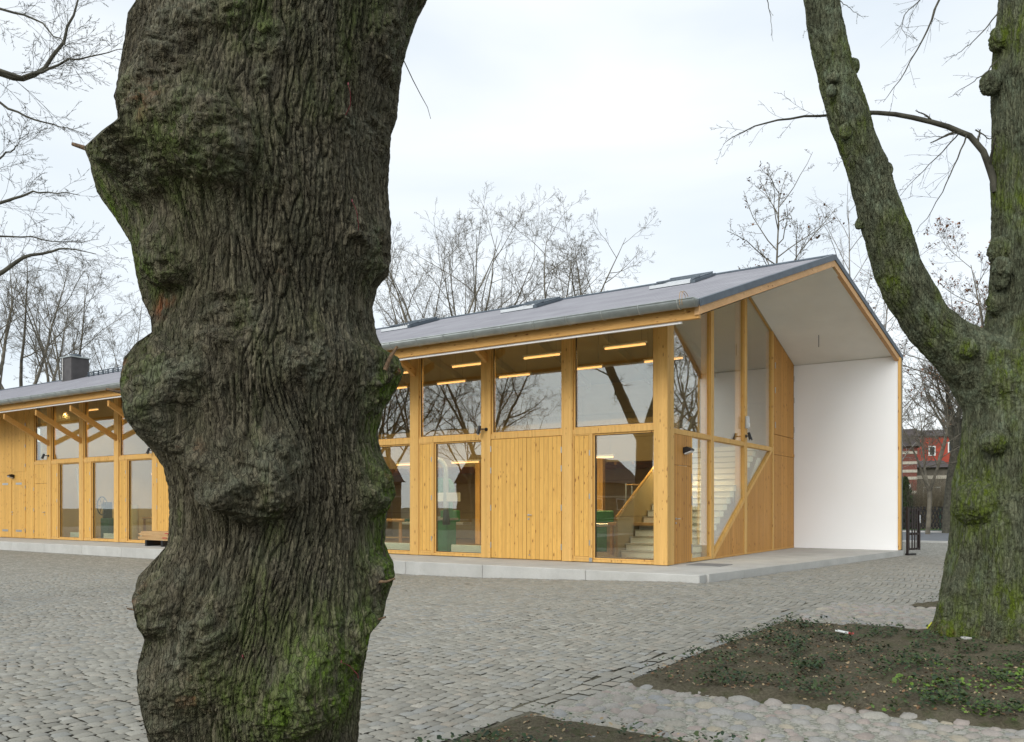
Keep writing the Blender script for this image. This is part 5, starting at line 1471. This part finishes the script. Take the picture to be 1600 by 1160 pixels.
    limb([(1500,206),(1470,240),(1440,270),(1407,306)], .008, .002, YT+.1, [8, 4], 1)
    limb([(1505,206),(1470,215),(1430,213)], .006, .0015, YT, [6, 3], 1)
    limb([(1524,203),(1545,215),(1560,230)], .008, .003, YT-.3, [4, 2], 1)
    limb([(1480,-40),(1467,0),(1455,38),(1438,70),(1420,105),(1396,140),(1380,160)], .013, .002, YT-.6, [9, 4], 1, ratio=.3)
    limb([(1560,20),(1545,40),(1520,66),(1497,84),(1485,92)], .008, .0015, YT-.2, [7, 4], 1)
    limb([(1558,95),(1540,115),(1510,135),(1482,153)], .008, .0015, YT-.2, [7, 4], 1)
    limb([(1470,-60),(1440,0),(1412,20),(1408,45),(1418,60)], .008, .0015, YT+.5, [8, 4], 1)
    limb([(1190,-50),(1198,0),(1204,30),(1208,65)], .006, .0012, YT-.8, [3, 2], 1, ratio=.2)
    limb([(1310,0),(1330,15),(1350,30)], .005, .001, YT, [5, 3], 1)
    limb([(1345,240),(1320,250),(1298,260)], .004, .001, YT-.4, [6, 3], 1)
    limb([(1275,30),(1262,45),(1256,52)], .004, .001, YT-.3, [4, 2], 1)
    # high crown outside the picture (seen in the glass)
    for (a, b) in (((1246,-160),(1150,-700)), ((1246,-160),(1320,-760)), ((1632,-160),(1500,-800)), ((1632,-160),(1760,-820)), ((1632,-160),(1640,-900)), ((1624,100),(1850,-500))):
        limb([a, ((a[0]+b[0])/2+rs.uniform(-40, 40), (a[1]+b[1])/2), b], .12, .02, YT, [12, 7, 4], 2, ratio=.4, tr=[.05, .04, .0])
    T.build('crown', M['branch'], root, origin=tuple(RTW))
    return root
right_tree()

# ---------------- crown and shoots of the foreground lime
def lime_crown():
    T = Tubes(); rs = np.random.RandomState(8)
    cfg = dict(n=[7, 6, 4], start=.3, ang=.7, ratio=.42, rr=.5, rmin=.004, jit=.1, trop=[.05, .03, .0])
    for (dx, dy, L, r) in ((.5, .1, 5.5, .2), (-.55, .3, 5, .17), (.1, -.5, 5, .16), (-.1, .5, 6, .18)):
        q, _ = wander((-1.0+dx*.2, FT.y+dy*.2, 4.35), (dx, dy, 1.0), L, 10, rs, .06, .03); T.add(q, r, r*.25, 8); twigs(T, q, L, r, 0, 2, rs, cfg)
    T.build('crown', M['branch'], lime, origin=(FT.x, FT.y, 0))
    # hanging shoot at the right
    T = Tubes(); P, _ = pl([(631,95,1),(645,125,1),(658,150,1),(668,168,1),(673,186,1)], 3.35); T.add(P, .0022, .001, 5)
    T.build('hanging_shoot', M['branch'], lime, origin=(FT.x, FT.y, 0))
    # broken stubs and young red shoots on the burls
    for (px, py, dx, dz, L, r, Y) in [(205,618,-1,.25,.09,.009,3.2),(212,600,-1,.5,.05,.006,3.2),(250,80,-.6,.9,.06,.01,3.2),(140,236,-.9,.3,.06,.012,3.3),(612,905,1,.2,.015,.007,3.2),(600,965,1,.4,.012,.006,3.2),(205,952,-1,.3,.015,.005,3.3),(612,560,.5,.9,.05,.01,3.2)]:
        T = Tubes(); p = P3(px, py, Y); p = p - np.array([dx*.05, 0, dz*.05]); e = p + np.array([dx, -.15, dz])/math.hypot(dx, dz)*(L+.05)
        T.add([p, (p+e)/2+rs.normal(0, .004, 3), e], r, r*.6, 6); T.build('broken_stub', M['palebark'], lime, origin=(FT.x, FT.y, 0))
    for (px, py, Y) in [(560,360,2.95),(310,190,2.88),(275,200,2.92),(210,210,3.1),(235,350,2.98),(445,740,2.9),(300,1130,2.97),(255,1110,2.98),(400,1060,2.9),(560,1060,2.95),(330,1070,2.95),(270,660,2.95),(540,180,2.93),(225,640,3.0),(215,590,3.0)]:
        T = Tubes(); p = P3(px, py, Y+.10); d = rs.normal(0, .5, 3); d[1] = -abs(d[1])-.6; d[2] += .8; q, _ = wander(p, d, .11, 6, rs, .2, .15)
        T.add(q, .0018, .0010, 5); T.add([q[-1], q[-1]+np.array([0, 0, .004]), q[-1]+np.array([0, 0, .009])], .0035, .002, 5); T.build('young_shoot', M['shoot'], lime, origin=(FT.x, FT.y, 0))
M['palebark'] = plain('broken_wood', (0.16, 0.10, 0.055), .8, 0, .4, 60)
M['shoot'] = plain('red_shoot', (0.16, 0.025, 0.03), .5, 0, .3, 60)
lime_crown()

# ---------------- tree at the left just outside the frame; its limbs reach into the sky at the upper left
def left_tree():
    T = Tubes(); K = Tubes(); rs = np.random.RandomState(15); base = np.array([-11.2, 10.6, 0.0])
    root = empty('spreading_lime_tree', tuple(base), 0, 'bare tree outside the left edge whose fine limbs reach into the upper left sky', 'tree')
    q, _ = wander(base, (0.02, 0, 1), 4.4, 8, rs, .02, .02); K.add(q, .48, .36, 14)
    f = q[-1]
    for (d, L, r) in (((-.62, .15, 1), 9, .27), ((.42, -.1, 1), 9.5, .25), ((.1, .5, 1), 8, .18)):
        g, _ = wander(f-np.array([0, 0, .25]), d, L, 12, rs, .05, .02); K.add(g, r, .05, 10)
        twigs(T, g, L*.8, r*.6, 0, 3, rs, dict(n=[8, 6, 5, 4], start=.25, ang=.75, ratio=.42, rr=.5, rmin=.004, jit=.12, trop=[.04, .02, 0, -.02]))
    cfg = dict(n=[17, 8, 6], start=.30, ang=.66, ratio=.32, rr=.42, rmin=.0017, jit=.13, trop=[.02, .02, .0])
    def limb(pts, r0, r1, Y, ratio=.30, nn=None):
        P, _ = pl([(a, b, 1) for a, b in pts], Y); tt = np.linspace(0, 1, len(P)); t2 = np.linspace(0, 1, 18)
        Q = np.stack([np.interp(t2, tt, P[:, k]) for k in range(3)], -1)
        for _ in range(2): Q[1:-1] = .25*Q[:-2] + .5*Q[1:-1] + .25*Q[2:]
        Q[1:-1] += rs.normal(0, .012, (16, 3)); T.add(Q, r0, r1, 7); c2 = dict(cfg); c2['ratio'] = ratio
        if nn: c2['n'] = nn
        twigs(T, Q, np.linalg.norm(np.diff(Q, axis=0), axis=1).sum()*.8, r1*2.4, 0, 2, rs, c2)
    limb([(-480,210),(-250,150),(-80,100),(0,118),(30,130),(60,118),(95,80),(110,40),(125,0),(130,-50)], .055, .005, 10.6, .26)
    limb([(-200,130),(-50,90),(30,125),(75,110),(110,92),(160,85),(195,78)], .030, .003, 10.5, .24)
    limb([(-300,180),(-60,150),(0,160),(40,183),(90,196),(132,210)], .026, .003, 10.8, .20)
    limb([(-300,120),(-100,20),(0,10),(60,30),(90,60),(120,80)], .024, .003, 10.2, .28)
    limb([(-420,420),(-150,470),(-40,458),(0,430),(30,405),(60,396),(90,390),(120,388),(150,397)], .045, .004, 11, .24)
    limb([(-350,330),(-120,330),(0,320),(30,308),(50,298),(90,300),(125,305)], .030, .003, 10.7, .26)
    limb([(-350,300),(-100,290),(0,250),(20,232),(30,222)], .024, .003, 10.9, .3)
    limb([(-350,360),(-120,360),(0,370),(50,372),(110,378),(155,374)], .02, .002, 11.2, .16)
    K.build('trunk', M['branch'], root, origin=tuple(base)); T.build('crown', M['branch'], root, origin=tuple(base))
left_tree()
# trees across the yard, behind the photographer and beyond the gate side: what the glass mirrors
G3 = 'bare trees across the yard mirrored in the glass'
mir = [(-36, 9, 15, 'maple', 201), (-50, 14, 19, 'fan', 202), (-40, 21, 15, 'fan', 203), (-58, 8, 18, 'maple', 204)]
protos = []
for i, (x, y, H, kd, sd_) in enumerate(mir):
    protos.append(bare_tree('yard_tree', x, y, H, sd_, kd, 'bare tree outside the picture, mirrored in the front glass, %s' % ['nearest', 'tallest', 'rightmost', 'farthest'][i], G3, r=.24, stems=4, fork=.28, spread=.6, mat='branch_far'))
for i, (x, y, rz, sc, p) in enumerate([(-43, 14, 1.0, .95, 0), (-62, 1, 2.1, .8, 1), (-52, 22, .4, 1.1, 2), (-66, -6, 2.9, .7, 3), (-46, 27, 4.0, .9, 1), (-58, -22, 5, .8, 0), (-36, 27, 3, 1, 3), (34, 38, 1.5, 1, 0), (30, 31, 4.1, .85, 1), (40, 46, 2.2, 1.1, 2), (42, 33, 3.3, 1.1, 3), (27, 22, .6, .75, 2)]):
    c_ = copy_tree(protos[p]); c_.location = (x, y, -.15); c_.rotation_euler = (0, 0, rz); c_.scale = (sc,)*3
    c_['label'] = ('bare tree of the row left of the yard, %s in the mirrored row' if x < 0 else 'bare tree right of the porch outside the picture, %s of its group') % ORD[i if x < 0 else i-7]
# low dark hedge mass and houses far across the yard, also only mirrored
def hedge(x, y, L, H, rz, seed, label, mat='hedge', cat='hedge'):
    rs = np.random.RandomState(seed); n = int(L*H*(900 if L < 50 else 500)); w = .9
    root = empty('hedge', (x, y, -.15), rz, label, cat)
    p = np.stack([rs.uniform(-L/2, L/2, n), rs.uniform(-w/2, w/2, n), rs.uniform(0, 1, n)**.8*H*(1+.0)], -1)
    p[:, 2] *= 1 + .12*np.sin(p[:, 0]*1.7) + .08*np.sin(p[:, 0]*4.1)
    b = np.array([(-.5, 0, 0), (.5, 0, 0), (.3, 1, 0), (-.3, 1, 0)]); a1 = rs.uniform(0, 6.28, n); a2 = rs.uniform(-1, 1, n); s_ = rs.uniform(.04, .11, n)
    xx = b[None, :, 0]*s_[:, None]; yy = b[None, :, 1]*s_[:, None]
    V = np.stack([p[:, 0:1]+xx*np.cos(a1)[:, None]-yy*np.sin(a1)[:, None]*np.cos(a2)[:, None], p[:, 1:2]+xx*np.sin(a1)[:, None]+yy*np.cos(a1)[:, None]*np.cos(a2)[:, None], p[:, 2:3]+yy*np.sin(a2)[:, None]], -1).reshape(-1, 3)
    npmesh('foliage', V, np.arange(n*4).reshape(-1, 4), M[mat], root, False); return root
M['hedge'] = leafm('hedge_leaf', (0.018, 0.03, 0.010), (0.05, 0.075, 0.022))
M['drytwig'] = leafm('dry_twigs', (0.16, 0.13, 0.085), (0.32, 0.27, 0.19))


# ---------------- beyond the gate: fence, gate, street, houses, shrubs
def lattice_fence(x0, x1, y, label):
    t = thing('lattice_fence', x0, y, .06, label, 'fence')
    L = x1-x0; m = MB(); h = 1.42
    k = -1.0; i = 0
    while k < L+.2:
        for s_, yy in ((1, 0.0), (-1, .03)):
            a0, a1 = k, k + s_*.52
            if min(a0, a1) < -.6 or max(a0, a1) > L+.6: continue
            d = .036
            m.add([(a0-d, yy, .05), (a0+d, yy, .05), (a1+d, yy, h), (a1-d, yy, h), (a0-d, yy+.02, .05), (a0+d, yy+.02, .05), (a1+d, yy+.02, h), (a1-d, yy+.02, h)],
                  [(0, 1, 2, 3), (7, 6, 5, 4), (0, 4, 5, 1), (1, 5, 6, 2), (2, 6, 7, 3), (3, 7, 4, 0)])
        k += .19
    m.box(-.3, L+.3, -.035, -.005, .28, .33); m.box(-.3, L+.3, -.035, -.005, 1.08, 1.13)
    m.build('lattice', M['dark'], t)
    for q in range(int(L/2.2)+1):
        m = MB(); m.bbox(q*2.2-.05, q*2.2+.05, .052, .14, 0, 1.3, .006); m.build('fence_post', M['green2'], t)
    return t
lattice_fence(-1.5, 16.5, 38.6, 'dark crossed-lath garden fence along the far side of the street')
# open gate leaf by the porch end
g = thing('garden_gate', 3.30, 10.42, .02, 'dark brown slatted gate leaf standing open against the porch end', 'gate', None, R(68))
for xx in (.03, .62):
    m = MB(); m.bbox(xx-.03, xx+.03, -.02, .03, .12, 1.42, .004); m.build('stile', M['gate'] if 'gate' in M else M.setdefault('gate', plain('brown_paint', (0.022, 0.013, 0.010), .5)), g)
for zz in (.16, .62, 1.36):
    m = MB(); m.bbox(.061, .589, -.015, .02, zz-.03, zz+.03, .004); m.build('rail', M['gate'], g)
for k in range(3):
    m = MB(); m.bbox(.15+k*.14, .21+k*.14, -.035, -.016, .14, 1.40, .003); m.build('slat', M['gate'], g)
m = MB(); m.bbox(.595, .61, -.045, -.022, .95, 1.2, .002); m.build('lock_plate', M['lampglass'], g)
m = MB(); m.bbox(-.06, .0, -.03, .03, -.02, 1.45, .005); m.build('gate_post', M['gate'], g)
m = MB(); m.box(-.06, .34, -.06, .06, -.02, .03); m.build('ground_stop', M['dark'], g)

# brick houses beyond the street
def brickm(name, col, stripe=None):
    t = NT(name); c = t.coord()
    sp = t.node('ShaderNodeSeparateXYZ', {0: c}).outputs
    v = t.node('ShaderNodeCombineXYZ', {0: t.math('ADD', sp[0], sp[1]), 1: sp[2]}).outputs[0]
    b = t.node('ShaderNodeTexBrick', {'Vector': v, 'Scale': 4.0, 'Color1': col+(1,), 'Color2': tuple(x*.7 for x in col)+(1,), 'Mortar': (.3, .26, .22, 1), 'Mortar Size': .012})
    out = b.outputs[0]
    out = t.mix(t.ramp(t.noise(c, 1.2, 4), [(.4, 0.0), (.7, .4)]), out, tuple(x*.6 for x in col))
    return t.fin(out, .85)
M['brick'] = brickm('dark_red_brick', (0.22, 0.055, 0.035)); M['redhouse'] = plain('red_plaster', (0.36, 0.06, 0.035), .85, 0, .15, 1)
M['greyhouse'] = plain('grey_brown_render', (0.13, 0.115, 0.09), .85, 0, .2, 2); M['stripe'] = plain('cream_plaster', (0.52, 0.47, 0.38), .85); M['tile'] = plain('dark_roof_tile', (0.06, 0.045, 0.04), .8, 0, .25, 2)
M['pane_dark'] = plain('dark_window_glass', (0.03, 0.035, 0.04), .12, 0, .1)
def far_house(x, y, w, d, h, rz, label, wall, stripes=(), roof_h=3.0, wins=()):
    t = empty('brick_house', (x, y, -.1), rz, label, 'house')
    m = MB(); m.box(-w/2, w/2, 0, d, 0, h); m.build('wall', M[wall], t)
    m = MB(); m.prism([(-.35, h), (d+.35, h), (d/2, h+roof_h)], 'x', -w/2-.3, w/2+.3); m.build('roof', M['tile'], t)
    for (z0, z1) in stripes: m = MB(); m.box(-w/2-.02, w/2+.02, -.03, -.002, z0, z1); m.build('plaster_band', M['stripe'], t)
    for (cx_, cz, ww, wh) in wins:
        m = MB(); m.box(cx_-ww/2-.1, cx_+ww/2+.1, -.07, -.035, cz-wh/2-.1, cz+wh/2+.1); f = m.build('window', M['radiator'], t)
        m = MB(); m.box(cx_-ww/2, cx_+ww/2, -.09, -.072, cz-wh/2, cz+wh/2); m.build('pane', M['pane_dark'], f)
    return t
far_house(px_of(1376, 66), 66, 5.2, 8, 6.3, -.35, 'dark brick house with cream bands just right of the porch edge', 'brick', [(z, z+.22) for z in (1.6, 2.6, 3.7, 4.25, 4.9, 5.7)], 1.7, [(.2, 2.6, .9, 1.3), (1.6, 2.6, .9, 1.3)])
far_house(px_of(1448, 73), 73, 3.4, 8, 5.0, -.3, 'grey-brown house behind the bare shrubs, between the brick and red houses', 'greyhouse', [(4.0, 4.3)], .8, [(0.4, 2.7, 1.2, 1.0)])
far_house(px_of(1522, 80), 80, 9.5, 9, 8.4, -.25, 'bright red house with white windows partly behind the right lime', 'redhouse', [], 1.0, [(-3.7, 7.0, .42, .75), (-1.9, 7.3, .6, .8), (-.4, 7.3, .6, .8), (1.2, 7.3, .6, .8), (-1.9, 4.8, .6, .8), (-.4, 4.8, .6, .8), (1.2, 4.8, .6, .8)])
far_house(40, 92, 16, 10, 7, -.3, 'low dark-roofed house far right, hidden mostly by the right lime', 'brick', [], 3, [(-4, 3, 1, 1.3), (0, 3, 1, 1.3), (4, 3, 1, 1.3)])
far_house(-40, 95, 20, 10, 6, .3, 'pale far house behind the left wing of the hall', 'stripe', [], 3, [(-4, 3, 1, 1.3), (0, 3, 1, 1.3)])
for (hx, hy, hw, lb) in ((-74, -16, 22, 'long low brick house across the yard outside the picture, mirrored in the lower glass'), (-80, 16, 26, 'second brick house across the yard outside the picture, mirrored beside the first')):
    far_house(hx, hy, hw, 9, 4.6, R(80), lb, 'greyhouse', [(2.8, 3.0)], 3.4, [(q, 1.9, 1.0, 1.3) for q in (-8, -4.5, -1, 2.5, 6)])
def shrub(name, x, y, r, h, mat, seed, label, n=2600, up=.9):
    rs = np.random.RandomState(seed); root = empty(name, (x, y, -.1), 0, label, 'shrub'); T = Tubes()
    for k in range(n // 14):
        a = rs.uniform(0, 6.28); d = (math.cos(a)*rs.uniform(.1, 1)*r/h, math.sin(a)*rs.uniform(.1, 1)*r/h, up)
        q, _ = wander((rs.normal(0, r*.2), rs.normal(0, r*.2), 0), d, h*rs.uniform(.6, 1.05), 5, rs, .07, .02); T.add(q, .012, .004, 3)
        if mat == 'drytwig':
            for _ in range(4):
                i = rs.randint(1, 5); w, _x = wander(q[i], rs.normal(0, 1, 3)+np.array([0, 0, .9]), h*.22, 4, rs, .15, .03); T.add(w, .006, .003, 3)
    T.build('stems', M['drytwig' if mat == 'drytwig' else 'branch_far'], root)
    if mat != 'drytwig':
        ph = rs.uniform(0, 1, n)**.7; a = rs.uniform(0, 6.28, n); rr = r*np.sqrt(rs.uniform(.1, 1, n))*(1-.75*ph)
        p = np.stack([rr*np.cos(a), rr*np.sin(a), ph*h], -1) + rs.normal(0, .07, (n, 3))
        b = np.array([(-.5, 0, 0), (.5, 0, 0), (.2, 1, 0), (-.2, 1, 0)]); a1 = rs.uniform(0, 6.28, n); s_ = rs.uniform(.06, .17, n)
        xx = b[None, :, 0]*s_[:, None]; yy = b[None, :, 1]*s_[:, None]
        V = np.stack([p[:, 0:1]+xx*np.cos(a1)[:, None], p[:, 1:2]+xx*np.sin(a1)[:, None], p[:, 2:3]+yy], -1).reshape(-1, 3)
        npmesh('foliage', V, np.arange(n*4).reshape(-1, 4), M[mat], root, False)
    return root
shrub('conifer', px_of(1411, 53), 53, .75, 3.3, 'hedge', 71, 'dark green conifer just right of the porch edge behind the fence', 5200)
shrub('conifer', px_of(1424, 56), 56, .7, 2.2, 'hedge', 72, 'lower green shrub beside the conifer behind the lattice fence', 3000)
for k, px in enumerate((1444, 1462, 1478, 1496, 1512)):
    shrub('bare_shrub', px_of(px, 54), 54+k*.3, 1.2, 3.2, 'drytwig', 80+k, 'pale brown leafless shrub behind the lattice fence, %s from the porch' % ORD[k])
hedge(px_of(1470, 57), 57.5, 12, 1.3, -.5, 63, 'low green hedge close behind the lattice fence')

# ---------------- small things by the right tree and in the bed
def at(px, py, z=.03): 
    Y = F_*(EYE-z)/(py-792); return px_of(px, Y), Y
x, y = at(1517, 1008); t = empty('brick', (x, y, .03), -.25, 'grey loose brick lying at the foot of the right lime', 'brick')
MB().bbox(-.10, .10, -.05, .05, 0, .085, .006).build('block', M['concrete'], t)
for (px, py, lb, s_) in ((1455, 1002, 'pale round pebble near the foot of the right lime, left one', .035), (1490, 1003, 'small grey stone between the pebble and the loose brick', .045), (1478, 1010, 'tan flat stone in front of the loose brick', .035)):
    x, y = at(px, py); m = MB(); rs = np.random.RandomState(int(px))
    bm = bmesh.new(); bmesh.ops.create_icosphere(bm, subdivisions=3, radius=s_)
    for v in bm.verts: v.co *= 1 + .12*rs.normal()*0 + .1*math.sin(v.co.x*90+px); v.co.z *= .6
    me = bpy.data.meshes.new('pebble'); bm.to_mesh(me); bm.free(); me.materials.append(M['concrete']); me.polygons.foreach_set('use_smooth', [True]*len(me.polygons))
    o = bpy.data.objects.new('pebble', me); C.objects.link(o); o.location = (x, y, .03+s_*.5); tag(o, lb, 'stone')
M['yellow'] = plain('yellow_plastic', (0.55, 0.58, 0.03), .5); M['paper'] = plain('white_paper', (0.75, 0.75, 0.72), .8)
x, y = at(1452, 990); m = MB(); m.prism([(-.05, 0), (.03, -.01), (.07, .07), (.03, .13), (-.02, .07)], 'y', -.012, .012)
o = m.build('litter_scrap', M['yellow']); o.location = (x, y, .03); tag(o, 'crumpled yellow scrap at the foot of the right lime', 'litter')
x, y = at(1318, 991); m = MB(); m.box(-.09, .05, -.025, .025, 0, .012); t_ = m.build('litter_scrap', M['paper']); t_.location = (x, y, .05); t_.rotation_euler = (.1, .15, -.4); tag(t_, 'white and red paper strip lying in the planting bed', 'litter')
m = MB(); m.box(.051, .11, -.025, .025, 0, .012); m.build('red_end', M['redp'], t_)
#NEXT
